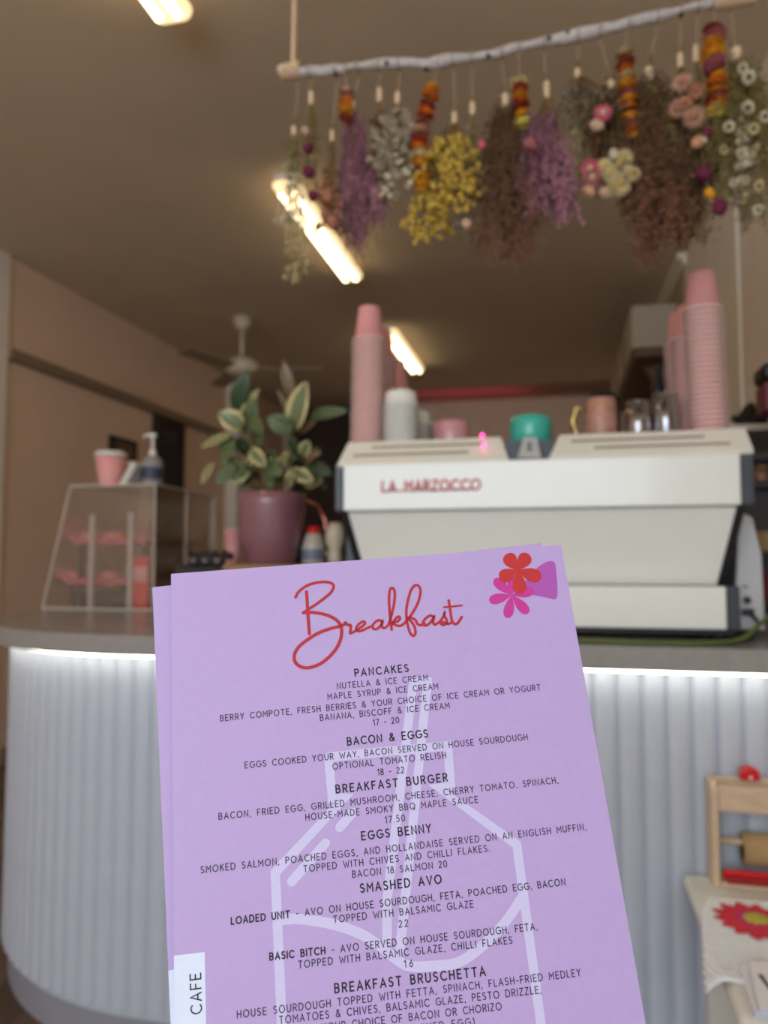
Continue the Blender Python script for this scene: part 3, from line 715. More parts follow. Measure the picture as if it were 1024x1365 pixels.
# cables at the machine's foot
def cable(pts, r, m, label):
    q = [Vector(p) for p in pts]; out = []
    P = [q[0]]+q+[q[-1]]
    for i in range(1, len(P)-2):
        for k in range(6):
            s = k/6; a, b, c, e = P[i-1], P[i], P[i+1], P[i+2]
            out.append(.5*((2*b)+(-a+c)*s+(2*a-5*b+4*c-e)*s*s+(-a+3*b-3*c+e)*s**3))
    out.append(q[-1])
    return tag(MB().tube(out, r, 8).build('cable', m, None, True), label, 'cable')
M_green = mat('green_cable', (92, 104, 44), .5, noise_amt=.1)
cable([(X(768, 1.70), 1.70, 1.006), (X(800, 1.69), 1.69, 1.006), (X(860, 1.68), 1.68, 1.006), (X(930, 1.69), 1.69, 1.006), (X(985, 1.7), 1.72, 1.012), (X(1010, 1.74), 1.75, 1.04), (X(1040, 1.8), 1.80, 1.06), (XR-.02, 2.0, 1.04)], .0045, M_green, 'olive green cable looping up beside the right foot of the coffee machine')
cable([(X(770, 1.73), 1.735, 1.005), (X(820, 1.72), 1.722, 1.005), (X(890, 1.74), 1.738, 1.005), (X(960, 1.73), 1.728, 1.005), (X(1000, 1.8), 1.80, 1.008)], .005, M_black, 'black cable lying along the foot of the coffee machine')
sk = at(997, 816, YM+.14)
cable([(sk.x+.004, YM+.128, sk.z-.004), (sk.x+.012, YM+.10, sk.z-.02), (sk.x-.01, YM+.05, 1.02), (sk.x-.08, YM-.01, 1.006), (sk.x-.2, YM-.035, 1.006)], .004, M_black, 'thin black power cord hanging from the socket on the machine side')
def leafy(pts):
    pass

# ------------------------------------------------------------ riser shelf and things on it
zR = 1.165
rs = thing('counter_riser', (X(340, 2.05), 2.05, 1.0), 'low timber riser shelf on the worktop under the mauve plant pot', 'shelf')
xa, xb = X(308, 1.95), X(452, 1.95)
MB().box(xa, xb, 1.9, 2.25, zR-.02, zR).build('board', mat('oak_board', (150, 112, 72), .5, noise_amt=.15, scale=6, stretch=(2, 20, 20)), rs, bevel=.002)
for xx in (xa+.02, xb-.04): MB().box(xx, xx+.02, 1.92, 2.23, 1.0, zR-.02).build('leg', MATS['oak_board'], rs)
# pot
YP = 2.05; xp = X(362, YP, 700); hp = Z(362, 658, YP)-zR
pt = thing('potted_rubber_plant', (xp, YP, zR), 'variegated rubber plant in a glossy mauve pot on the timber riser', 'potted plant')
rp = (X(405, YP)-X(319, YP))/2
MB().lathe([(0, 0), (rp*.72, 0), (rp*.76, .004), (rp*.9, hp*.45), (rp*.98, hp*.85), (rp, hp), (rp*.94, hp), (rp*.93, hp*.9), (0, hp*.9)], 40, (xp, YP, zR)).build('pot', M_pot, pt, True)
MB().lathe([(rp*.9, hp*.905), (rp*.5, hp*.93), (0, hp*.92)], 20, (xp, YP, zR), cap=False).build('soil', M_soil, pt)
def leaf_mat(name, green, cream, edge):
    m = bpy.data.materials.new(name); m.use_nodes = True; nt = m.node_tree; b = nt.nodes['Principled BSDF']
    b.inputs['Roughness'].default_value = .38; b.inputs['Coat Weight'].default_value = .15
    uv = nt.nodes.new('ShaderNodeUVMap'); uv.uv_map = 'leaf'; sx = nt.nodes.new('ShaderNodeSeparateXYZ')
    nz = nt.nodes.new('ShaderNodeTexNoise'); nz.inputs['Scale'].default_value = 5
    ad = nt.nodes.new('ShaderNodeMath'); ad.operation = 'MULTIPLY_ADD'; ad.inputs[1].default_value = .7
    cr = nt.nodes.new('ShaderNodeValToRGB')
    e = cr.color_ramp.elements; e[0].position = edge; e[0].color = (*lin(green), 1); e[1].position = edge+.18; e[1].color = (*lin(cream), 1)
    nt.links.new(uv.outputs[0], sx.inputs[0]); nt.links.new(uv.outputs[0], nz.inputs['Vector'])
    nt.links.new(nz.outputs['Fac'], ad.inputs[0]); nt.links.new(sx.outputs[0], ad.inputs[2])
    nt.links.new(ad.outputs[0], cr.inputs[0]); nt.links.new(cr.outputs[0], b.inputs['Base Color'])
    return m
LM = [leaf_mat('leaf_green', (84, 98, 60), (200, 186, 122), 1.06), leaf_mat('leaf_pale', (112, 124, 84), (212, 198, 140), .96),
      leaf_mat('leaf_dark', (62, 78, 50), (186, 172, 110), 1.12), leaf_mat('leaf_russet', (120, 98, 66), (190, 160, 110), 1.0)]
def leaf(base, tip, wd, m, face, fold=.25, droop=.1):
    base, tip = Vector(base), Vector(tip); d = tip-base; L = d.length; d.normalize()
    side = d.cross(face)
    if side.length < 1e-3: side = d.orthogonal()
    side.normalize(); nn = side.cross(d).normalized()
    n = 8; vs = []; uvs = []; fs = []
    for i in range(n+1):
        t = i/n; wv = wd/2*(math.sin(PI*min(1, t*.94+.03)**.85))**.8
        c = base+d*L*t + nn*(-L*droop*(2*t-1)**2+L*droop)
        for j, u in enumerate((-1, -.55, 0, .55, 1)):
            vs.append(c+side*wv*u+nn*abs(u)*wv*fold); uvs.append((abs(u), t))
    for i in range(n):
        for j in range(4): fs.append((i*5+j, i*5+j+1, i*5+j+6, i*5+j+5))
    me = bpy.data.meshes.new('leaf'); me.from_pydata([tuple(v) for v in vs], [], fs); me.materials.append(m)
    ul = me.uv_layers.new(name='leaf')
    for lp in me.loops: ul.data[lp.index].uv = uvs[lp.vertex_index]
    me.polygons.foreach_set('use_smooth', [True]*len(me.polygons)); me.update()
    o = link('leaf', me, pt); md = o.modifiers.new('thick', 'SOLIDIFY'); md.thickness = .0012; return o
def zc(x, y): return (240+x/3.592, 400+y/3.592)
leaves = [((262,530),(325,338),95,2,0), ((292,610),(378,425),60,1,.02), ((305,610),(185,540),105,1,-.02), ((320,650),(365,475),105,0,.01),
 ((250,640),(100,705),55,1,-.04), ((245,640),(215,775),70,0,-.03), ((540,490),(495,288),62,3,.05), ((545,625),(605,392),125,1,-.01),
 ((545,630),(418,560),100,0,-.03), ((560,600),(465,425),34,3,.03), ((620,555),(806,530),62,0,.0), ((560,635),(655,575),50,3,.03),
 ((160,775),(105,880),52,1,-.02), ((262,780),(175,885),80,0,-.05), ((240,760),(300,885),100,0,-.03), ((335,715),(412,795),70,1,-.05),
 ((405,800),(490,830),90,0,-.05), ((560,725),(525,650),58,2,-.03), ((585,745),(618,675),62,1,-.04), ((600,765),(675,730),46,3,-.03),
 ((495,800),(515,728),62,1,-.05), ((560,825),(640,870),66,1,-.06), ((520,890),(545,825),62,1,-.07), ((600,795),(730,835),80,2,0),
 ((425,825),(432,900),52,0,-.06), ((330,880),(250,825),70,2,-.03), ((350,650),(430,640),70,0,.04), ((320,720),(270,660),70,2,.02),
 ((300,830),(350,760),70,1,.03), ((420,780),(450,720),60,0,.03), ((640,850),(700,900),52,2,.04), ((330,820),(240,880),60,1,-.04),
 ((470,870),(420,790),50,0,.02), ((580,890),(650,800),52,0,.03), ((240,690),(150,640),56,2,.03), ((345,560),(395,640),60,0,-.03)]
_r = random.Random(21)
for _k in range(26):
    bx, by = _r.uniform(190, 640), _r.uniform(690, 890)
    if 380 < bx < 470 and by < 780: continue
    a = _r.uniform(-2.9, -.2) if _r.random() < .6 else _r.uniform(0, 6.28)
    leaves.append(((bx, by), (bx+_r.uniform(55, 95)*math.cos(a), by+_r.uniform(50, 85)*math.sin(a)), _r.uniform(44, 66), _r.randrange(3), _r.uniform(-.02, .06)))
stems = [[(430,925),(400,820),(345,700),(320,620),(300,540)], [(470,925),(500,800),(545,700),(548,600),(560,500)],
         [(415,925),(350,840),(280,760),(240,660)], [(490,925),(560,860),(610,780),(650,740)], [(450,925),(450,850),(480,790)]]
sm = MB()
for i, s in enumerate(stems):
    P = []
    for k, q in enumerate(s):
        p = at(*zc(*q), YP+.03*math.sin(i*2)*k/len(s)); P.append(p)
    P[0] = Vector((P[0].x, YP+.02*math.sin(i*2), zR+hp*.9))
    MB().tube(P, [.004]*(len(P)-1)+[.0025], 6).build('stem', mat('plant_stem', (112, 92, 60), .6, noise_amt=.1), pt, True)
for (a, b, wd, mi, dy) in leaves:
    pa_, pb_ = at(*zc(*a), YP+dy), at(*zc(*b), YP+dy-.03)
    leaf(pa_, pb_, wd/3.592*.0021, LM[mi], Vector((R.uniform(-.5, .5), -1, R.uniform(-.1, .5))), R.uniform(.1, .35), R.uniform(-.04, .1))
# pink cup left of the pot
mup = MB(); mup.lathe([(0, 0), (.024, 0), (.0245, .002), (.036, .09), (.039, .0905), (.039, .094), (.034, .094), (.023, .006), (0, .006)], 22)
mupm = mup.mesh('cup', M_pinkcup, True)
x = X(312, 2.17); s = (Z(312, 706, 2.17)-zR)/.094
tag(link('paper_cup', mupm, None, Matrix.Translation((x, 2.17, zR)) @ Matrix.Diagonal((.8, .8, s, 1))), 'small pink cup standing just left of the mauve pot', 'cup')
# dark glossy clutter: sunglasses-like utensils, steel scoops
for (px, Y, h, lab, seed) in ((283, 1.98, .034, 'pile of black and steel tamper tools left of the mauve pot', 3),):
    x = X(px, Y); t = thing('tool_pile', (x, Y, zR), lab, 'tools')
    rr = random.Random(seed)
    for k in range(9):
        ang = rr.uniform(0, PI); L = rr.uniform(.025, .045); cx_, cy_ = x+rr.uniform(-.05, .05), Y+rr.uniform(-.03, .05); zz = zR+.006+rr.uniform(0, h*.6)
        d = Vector((math.cos(ang), math.sin(ang)*.6, rr.uniform(-.12, .2)))*L; c = Vector((cx_, cy_, max(zz, zR+.012+abs(d.z))))
        MB().tube([c-d, c-d*.3, c+d*.4, c+d], [.005, .006, .009, .012], 8).build('handle', M_black if k % 5 else M_steel, t, True)
    for k in range(3):
        cx_ = x-.03+.035*k
        MB().lathe([(0, 0), (.018, 0), (.02, .006), (.02, .022), (.017, .022), (.016, .008), (0, .006)], 18, (cx_, Y-.045, zR)).build('steel_ring', mat('gunmetal', (90, 86, 86), .35, .8, noise_amt=.1), t, True)
kb = thing('knock_box', (X(268, 2.03), 2.03, 1.0), 'black knock box on the worktop under the pile of tamper tools', 'box')
MB().box(X(232, 1.93), X(306, 1.93)-.004, 1.93, 2.2, 1.0, zR-.004).build('body', M_black, kb, bevel=.006)
MB().box(X(232, 1.93)+.004, X(306, 1.93)-.008, 1.935, 2.195, zR-.004, zR).build('rubber_mat', M_dark, kb)
# white squeeze bottle with red cap
Y = 2.08; x = X(418, Y); h = Z(418, 703, Y)-zR
t = thing('squeeze_bottle', (x, Y, zR), 'white squeeze bottle with a red cap between pot and coffee machine', 'bottle')
MB().lathe([(0, 0), (.030, 0), (.033, .006), (.033, h*.45), (.022, h*.8), (.016, h*.85), (0, h*.85)], 24, (x, Y, zR)).build('body', mat('milky_plastic', (190, 180, 166), .4, noise_amt=.03), t, True)
MB().lathe([(.017, h*.83), (.019, h*.84), (.017, h*1.02), (0, h*1.03)], 18, (x, Y, zR), cap=False).build('cap', M_redpl, t, True)
MB().lathe([(.0335, .012), (.0338, .014), (.0338, h*.4), (.0335, h*.41)], 24, (x, Y, zR), cap=False).build('label_band', mat('slate_label', (110, 120, 134), .5, noise_amt=.05), t, True)
# copper kettle behind with arched handle
Y = 2.18; x = X(414, Y); kz = zR
t = thing('copper_kettle', (x, Y, kz), 'dark kettle with an arched rose-gold handle behind the red-capped bottle', 'kettle')
M_cop = mat('rose_gold', (214, 130, 112), .22, 1, noise_amt=.05)
hh = Z(414, 706, Y)-kz
MB().lathe([(0, 0), (.045, 0), (.048, .01), (.042, hh*.7), (.03, hh*.95), (0, hh)], 24, (x, Y, kz)).build('body', M_black, t, True)
pts = [at(px, py, Y) for px, py in ((396, 700), (398, 678), (410, 668), (424, 675), (434, 695), (434, 706), (424, 712))]
MB().tube(pts, .0055, 8).build('handle', M_cop, t, True)
# white jug next to the machine
Y = 2.1; x = X(447, Y); h = Z(447, 697, Y)-zR
t = thing('white_jug', (x, Y, zR), 'cream jug with a side spout tucked against the left end of the machine', 'jug')
MB().lathe([(0, 0), (.022, 0), (.02, .02), (.018, h*.35), (.028, h*.55), (.028, h*.8), (.018, h), (0, h)], 22, (x, Y, zR)).build('body', mat('cream_ceramic', (206, 190, 164), .4, noise_amt=.03), t, True)
MB().tube([(x-.015, Y, zR+.03), (x-.045, Y-.01, zR+.034)], [.007, .006], 8).build('spout', MATS['cream_ceramic'], t, True)

# ------------------------------------------------------------ acrylic display case
YC = 2.50; zW = 1.0
xa0, xb0 = X(57, YC, 808), X(204, YC, 808); ztop = Z(150, 648, YC); xa1 = X(94, YC, 650)
DC = .49
dc = thing('display_case', ((xa0+xb0)/2, YC+.2, zW), 'clear acrylic cake display case with sloping front on the rounded end of the worktop', 'display case')
M_acr = glassy('acrylic', (.93, .92, .91), .05, .05)
M_edge = mat('acrylic_edge', (230, 220, 208), .2, noise_amt=.03)
side = [(xa0, zW), (xb0, zW), (xb0, ztop), (xa1, ztop)]
for y_ in (YC, YC+DC-.005): MB().prism(side, (y_, y_+.005), 'y').build('side_panel', M_acr, dc)
MB().box(xb0-.005, xb0, YC+.005, YC+.24, zW+.006, ztop).build('rear_door', M_acr, dc)
MB().box(xb0-.011, xb0-.006, YC+.24, YC+DC-.006, zW+.006, ztop).build('rear_door', M_acr, dc)
MB().box(xa1, xb0, YC, YC+DC, ztop, ztop+.005).build('top_panel', M_acr, dc)
MB().prism([(xa0, zW+.001), (xa0+.006, zW+.001), (xa1+.006, ztop), (xa1, ztop)], (YC+.005, YC+DC-.005), 'y').build('sloping_front', M_acr, dc)
MB().box(xa0, xb0, YC, YC+DC, zW, zW+.006).build('base_panel', M_acr, dc)
# polished edges
ed = [((xa0, YC-.001, zW+.003), (xb0, YC-.001, zW+.003)), ((xa0, YC-.001, zW+.003), (xa1, YC-.001, ztop)), ((xa1, YC-.001, ztop+.003), (xb0, YC-.001, ztop+.003)),
      ((xb0, YC-.001, zW+.003), (xb0, YC-.001, ztop)), ((xb0, YC, ztop+.003), (xb0, YC+DC, ztop+.003)), ((xb0, YC+DC, zW+.003), (xb0, YC+DC, ztop)),
      ((xb0, YC+.24, zW+.003), (xb0, YC+.24, ztop)), ((xa1, YC, ztop+.003), (xa1, YC+DC, ztop+.003)), ((xb0, YC, zW+.004), (xb0, YC+DC, zW+.004))]
for a, b in ed: MB().tube([a, b], .0026, 6).build('polished_edge', M_edge, dc)
# twisted rods inside
for px in (120, 172):
    x = X(px, YC+.012, 760); b = MB(); z0, z1 = zW+.006, Z(px, 686 if px < 150 else 684, YC)
    for ph in (0, PI):
        P = [(x+.006*math.cos(ph+t*.9), YC+.02+.006*math.sin(ph+t*.9), z0+(z1-z0)*t/60) for t in range(61)]
        b.tube(P, .0065, 6)
    b.build('twisted_rod', M_edge, dc, True)
# shelves and cakes inside
M_tray = mat('slate_tray', (54, 58, 66), .5, noise_amt=.1)
M_liner = mat('pink_liner', (240, 120, 156), .7, noise_amt=.08, scale=40)
tiers = []
for (py, px0, px1) in ((722, 88, 198), (774, 76, 200)):
    zt_ = Z(140, py, YC+.1); x0, x1 = X(px0, YC+.06, py), X(px1, YC+.06, py)
    MB().box(x0, x1, YC+.05, YC+DC-.05, zt_-.006, zt_).build('shelf', M_tray, dc)
    for yy in (YC+.06, YC+DC-.07):
        MB().box(x0+.05, x0+.07, yy, yy+.012, zW+.006, zt_-.006).box(x1-.03, x1-.01, yy, yy+.012, zW+.006, zt_-.006).build('shelf_post', M_tray, dc)
    tiers.append((x0, x1, zt_))
MB().box(tiers[1][0]+.03, tiers[1][1]-.02, YC+.1, YC+DC-.06, zW+.007, tiers[1][2]-.05).build('riser_block', M_tray, dc)
def torus(mb, c, R0, r0, n=18, m=8, M=None):
    vs = []; fs = []
    for i in range(n):
        for j in range(m):
            a, b = 2*PI*i/n, 2*PI*j/m; vs.append(Vector(c)+Vector(((R0+r0*math.cos(b))*math.cos(a), (R0+r0*math.cos(b))*math.sin(a), r0*.8*math.sin(b))))
            fs.append((i*m+j, ((i+1) % n)*m+j, ((i+1) % n)*m+(j+1) % m, i*m+(j+1) % m))
    mb.add(vs, fs)
dm = MB(); torus(dm, (0, 0, .015), .027, .018); dme = dm.mesh('dough', mat('dough', (205, 160, 100), .7, noise_amt=.1), True)
im = MB(); torus(im, (0, 0, .020), .027, .0172); ime = im.mesh('icing', mat('pink_icing', (232, 130, 158), .3, coat=.4, noise_amt=.05), True)
words = [['left', 'middle', 'right'], ['left', 'middle', 'right']]
for ti, (x0, x1, zt_) in enumerate(tiers):
    ln = MB(); nn_ = 14; vs = []
    for i in range(nn_+1):
        for j, (yy, dz) in enumerate(((YC+.045, -.012), (YC+.055, .006), (YC+.2, .0015), (YC+DC-.06, .0015))):
            u = i/nn_; vs.append((x0+.005+(x1-x0-.01)*u, yy, zt_+dz+(.005*math.sin(i*2.1) if j < 2 else 0)+.001+(.028*(1-u*6) if u < 1/6 and j < 2 else 0)))
    ln.add(vs, [(i*4+j, i*4+j+1, (i+1)*4+j+1, (i+1)*4+j) for i in range(nn_) for j in range(3)])
    o = ln.build('liner_paper', M_liner, dc, True)
    for k in range(3):
        xx = x0+.05+(x1-x0-.1)*k/2*.92
        if ti == 0 and k == 0: xx += .02
        t = thing('iced_doughnut', (xx, YC+.12, zt_+.002), 'pink iced doughnut, %s of three on the %s shelf of the display case' % (words[ti][k], ('upper', 'lower')[ti]), 'doughnut', 'doughnuts in the display case')
        link('dough', dme, t, Matrix.Translation((xx, YC+.12, zt_+.003))); link('icing', ime, t, Matrix.Translation((xx, YC+.12, zt_+.004)))
x = X(183, YC+.2, 760); z0, z1 = Z(183, 792, YC+.2), Z(183, 738, YC+.2)
t = thing('red_box', (X(184, YC+.08), YC+.06, zW+.006), 'glossy red packet seen through the right side of the display case', 'packet')
MB().box(X(176, YC+.04, 760), X(199, YC+.04, 760), YC+.03, YC+.045, zW+.0065, Z(184, 742, YC+.04)).build('body', mat('red_wrap', (236, 60, 56), .4, noise_amt=.08), t, bevel=.003)
MB().box(X(178, YC+.03, 760), X(197, YC+.03, 760), YC+.028, YC+.0299, Z(184, 775, YC+.04), Z(184, 755, YC+.04)).build('print_panel', M_pinkcup, t)
# on top of the case
zc_ = ztop+.005
hcup = (Z(147, 603, YC+.06)-zc_)/.098
for (px, Y, lab, s) in ((147, YC+.06, 'pink takeaway cup with a white lid on the front of the display case', hcup), (171, YC+.2, 'second pink takeaway cup behind the first, half hidden by the napkins', hcup*.85)):
    x = X(px, Y, 640); t = thing('takeaway_cup', (x, Y, zc_), lab, 'cup', 'takeaway cups on the display case')
    sr = s*1.12
    MB().lathe([(0, 0), (.026*sr, 0), (.0265*sr, .002), (.038*sr, .088*s), (0, .088*s)], 24, (x, Y, zc_)).build('body', M_pinkcup, t, True)
    MB().lathe([(.038*sr, .085*s), (.0405*sr, .086*s), (.0405*sr, .091*s), (.037*sr, .094*s), (.036*sr, .098*s), (0, .098*s)], 24, (x, Y, zc_), cap=False).build('lid', M_whitecup, t, True)
Y = YC+.09; x = X(211, Y+.12, 640)
x = X(203, Y, 640); h = Z(204, 604, Y)-zc_
sb = thing('sanitiser_bottle', (x, Y, zc_), 'clear pump bottle of sanitiser with a blue label and white pump', 'bottle')
MB().lathe([(0, 0), (.036, 0), (.040, .006), (.040, h*.62), (.030, h*.84), (.013, h*.93), (0, h*.93)], 24, (x, Y, zc_)).build('bottle', mat('cloudy_gel', (150, 148, 152), .15, noise_amt=.03, coat=.5), sb, True)
MB().lathe([(.0405, h*.2), (.041, h*.21), (.041, h*.55), (.0405, h*.56)], 24, (x, Y, zc_), cap=False).build('label_band', mat('blue_label', (62, 68, 88), .5, noise_amt=.2, scale=30), sb, True)
zz = zc_+h*.9
MB().lathe([(.013, 0), (.014, .002), (.013, .02), (.006, .024), (.005, .055), (0, .055)], 16, (x, Y, zz), cap=False).build('collar', M_white, sb, True)
zh = Z(205, 580, Y)
MB().box(x-.012, x+.012, Y-.008, Y+.008, zh-.008, zh+.006).tube([(x-.005, Y, zh), (x-.03, Y, zh), (x-.038, Y, zh-.008)], .0055, 8).tube([(x, Y, zz+.05), (x, Y, zh)], .006, 8).build('pump_head', M_white, sb, bevel=.002)
x0 = X(176, Y, 640)
nf = thing('napkin_stack', (x0, Y-.02, zc_), 'white folded napkins leaning against the sanitiser bottle', 'napkins')
for k in range(3):
    M = Matrix.Translation((x0-.004+.007*k, Y-.02+.004*k, zc_+.0005)) @ Matrix.Rotation(.52, 4, 'Y')
    MB().box(-.003, .003, -.055, .055, .001, .095-.004*k, M).build('napkin', M_whitecup, nf)

# ------------------------------------------------------------ right side: dark shelf unit with herbs and tins
su = thing('dark_shelf_unit', (.62, 2.75, 0), 'dark timber shelf unit against the right wall, just right of the coffee machine', 'shelf unit')
xa = .555
MB().box(xa, XR-.005, 2.55, 2.58, 0, 1.5).box(xa, XR-.005, 3.2, 3.23, 0, 1.5).build('side_board', M_dark, su)
shz = []
for py in (645, 735, 800):
    z = Z(1012, py, 2.6); shz.append(z)
MB().box(XR-.03, XR-.005, 2.58, 3.2, 0, 1.5).build('back_board', M_dark, su)
for z in shz+[1.5]:
    MB().box(xa, XR-.03 if z < 1.5 else XR-.005, 2.5, 3.23, z-.02, z).build('shelf', M_dark, su)
def tin(name, px, Y, z0, r, h, m, label, cat, lid=None):
    x = X(px, Y); t = thing(name, (x, Y, z0), label, cat)
    MB().lathe([(0, 0), (r*.95, 0), (r, .003), (r, h*.86), (0, h*.86)], 20, (x, Y, z0)).build('body', m, t, True)
    MB().lathe([(r*1.02, h*.84), (r*1.03, h*.86), (r*1.02, h*.97), (r*.9, h), (0, h)], 20, (x, Y, z0), cap=False).build('lid', lid or m, t, True)
tin('tan_tin', 1017, 2.53, shz[0], .022, .05, mat('tan_tin', (150, 112, 84), .4, .3, noise_amt=.1), 'small tan tin on the dark shelf right of the machine', 'tin')
tin('kraft_tub', 1021, 2.53, shz[1], .026, .06, M_kraft, 'tan tub on the dark shelf beside the machine side', 'tub')
tin('red_tin', 1023, 2.53, shz[2], .026, .09, mat('maroon_tin', (120, 30, 34), .4, noise_amt=.1), 'maroon tin at the bottom of the dark shelf beside the machine', 'tin')
# herb bowl on a wall shelf
zs = Z(1000, 575, 2.75)
ws = tag(MB().box(.5, XR-.002, 2.6, 3.3, zs-.02, zs).build('wall_shelf', M_wallR, None, bevel=.003), 'narrow pale wall shelf carrying the dark herb bowl at right', 'shelf')
x = X(1002, 2.75, 560); hb = thing('herb_bowl', (x, 2.75, zs), 'black bowl of dark bushy herbs at the right of the pink cup stack', 'potted plant')
MB().lathe([(0, 0), (.03, 0), (.05, .02), (.056, .045), (.05, .045), (0, .035)], 24, (x, 2.75, zs)).build('bowl', M_black, hb, True)
b = MB(); rr = random.Random(5)
for k in range(170):
    a = rr.uniform(0, 2*PI); q = rr.uniform(0, .062); p = Vector((x+q*math.cos(a), 2.75+q*math.sin(a), zs+.04+rr.uniform(0, .055)*(1.1-q/.07)))
    b.ball(p, rr.uniform(.005, .009), 5, 3, (1, 1, .6))
o = b.build('foliage', mat('dark_herb', (58, 60, 34), .7, noise_amt=.4, scale=60), hb); o['kind'] = 'stuff'
# dispenser on the right wall edge
Yd = 2.3; zd0, zd1 = Z(1022, 548, Yd), Z(1022, 482, Yd)
xd = X(1017, Yd, 520)
ds = thing('wall_dispenser', (xd+.05, Yd, zd0), 'pink dispenser with a rounded black top at the right edge of the photo', 'dispenser')
MB().box(xd+.006, XR-.002, Yd, Yd+.11, zd0, zd0+(zd1-zd0)*.62).build('body', mat('maroon_pink', (128, 50, 66), .4, noise_amt=.1), ds, bevel=.01)
MB().box(xd+.0, XR-.002, Yd-.005, Yd+.115, zd0+(zd1-zd0)*.62, zd1).build('lid', M_black, ds, bevel=.018, seg=3)

# ------------------------------------------------------------ low table, roll holder, cloth, magazines
zT2 = .545; pB = atz(906, 1150, zT2); pF = atz(984, 1357, zT2)
tx0 = (pB.x+pF.x)/2; ty0, ty1 = pF.y, 1.695
tb = thing('side_table', (tx0+.25, (ty0+ty1)/2, 0), 'low cream painted table against the fluted counter front at lower right', 'table')
MB().box(tx0, XR-.01, ty0, ty1, zT2-.026, zT2).build('tabletop', M_table, tb, bevel=.012, seg=3)
for yy in (ty0+.06, ty1-.10):
    for xx in (tx0+.03, XR-.1): MB().box(xx, xx+.05, yy, yy+.05, 0, zT2-.026).build('leg', M_table, tb, bevel=.003)
MB().box(tx0+.04, tx0+.058, ty0+.11, ty1-.1, zT2-.10, zT2-.026).box(tx0+.08, XR-.1, ty0+.07, ty0+.088, zT2-.10, zT2-.026).build('apron', M_table, tb)
# roll holder
Yh = 1.628; xh = X(955, Yh, 1100)
zh1 = Z(957, 1046, Yh); Hh = zh1-zT2
rh = thing('paper_roll_holder', (xh+.15, Yh+.05, zT2), 'pale wooden paper roll holder standing at the back of the low table', 'holder')
for xx in (xh-.008, xh+.34):
    MB().prism([(Yh-.0, zT2), (Yh+.06, zT2), (Yh+.06, zh1+.002), (Yh+.012, zh1+.002), (Yh, zh1-.008)], (xx, xx+.013), 'x').build('side_board', M_wood, rh, bevel=.002)
MB().box(xh+.006, xh+.34, Yh+.004, Yh+.016, Z(970, 1083, Yh), Z(970, 1050, Yh)).build('front_rail', M_wood, rh, bevel=.0015)
MB().box(xh+.006, xh+.34, Yh+.05, Yh+.06, zh1-.045, zh1+.002).build('back_rail', M_wood, rh, bevel=.0015)
zd = Z(970, 1121, Yh+.034)
MB().tube([(xh+.006, Yh+.034, zd), (xh+.34, Yh+.034, zd)], .006, 10).build('dowel', M_wood, rh, True)
MB().box(xh+.006, xh+.34, Yh+.0, Yh+.06, zT2+.0005, zT2+.012).build('base_board', M_wood, rh, bevel=.002)
xr0 = X(995, Yh, 1130)
pr = thing('kraft_paper_roll', (xr0+.12, Yh+.034, zd), 'roll of brown kraft paper on the wooden holder', 'paper roll')
Mx = Matrix.Translation((xr0, Yh+.034, zd-.012)) @ Matrix.Rotation(PI/2, 4, 'Y')
MB().lathe([(.019, 0), (.030, 0), (.030, .22), (.019, .22)], 32, M=Mx, cap=False).build('roll', M_kraft, pr, True)
MB().lathe([(.0185, -.001), (.0205, -.001), (.0205, .221), (.0185, .221)], 24, M=Mx, cap=False).build('core', mat('card_core', (120, 96, 66), .8, noise_amt=.1), pr, True)
# red tape in front at base
x = xh+.012
rt = thing('red_cutter', (x+.1, Yh-.03, zT2), 'long red plastic cutter lying along the foot of the roll holder', 'cutter')
MB().box(x, x+.3, Yh+.002, Yh+.014, zT2+.014, zT2+.034).build('bar', M_redpl, rt, bevel=.003)
MB().box(x+.004, x+.3, Yh-.008, Yh+.002, zT2+.0125, zT2+.024).build('blade_guard', mat('dark_red_plastic', (150, 14, 20), .35, noise_amt=.05), rt, bevel=.002)
# red tape dispenser on the top
xd = X(986, Yh+.05, 1040)
zz = zh1+.0065
td = thing('red_tape_dispenser', (xd+.016, Yh+.1, zz), 'small rounded red tape dispenser sitting on top of the wooden holder', 'tape dispenser')
pts = []
for k in range(9):
    a = PI*k/8; pts.append((xd+.017+.018*math.cos(a), zz-.004+.012+.013*math.sin(a)))
pts = [(xd+.035, zz-.0045)]+pts+[(xd-.001, zz-.0045)]
MB().prism(pts, (Yh+.032, Yh+.06), 'y').build('body', M_redpl, td, bevel=.003)
MB().tube([(xd+.017, Yh+.031, zz+.002), (xd+.017, Yh+.034, zz+.002)], .003, 12).build('hub', M_white, td)
# crocheted cloth
cl = thing('crochet_cloth', (tx0+.15, 1.4, zT2), 'white crocheted cloth with a large red flower lying on the low table', 'cloth')
Yb_, Yf_ = 1.572, 1.262
def cloth_z(x, y):
    z = zT2+.004
    e = (tx0-.002)-x
    if e > 0: z -= e*e*14+e*.35
    if y < Yf_+.03: z += .003*math.sin(x*60)
    return z+.0012*math.sin(x*31+y*17)
b = MB(); NR, NCc = 22, 46; rr = random.Random(11)
xc0, xc1 = tx0-.03, XR-.06
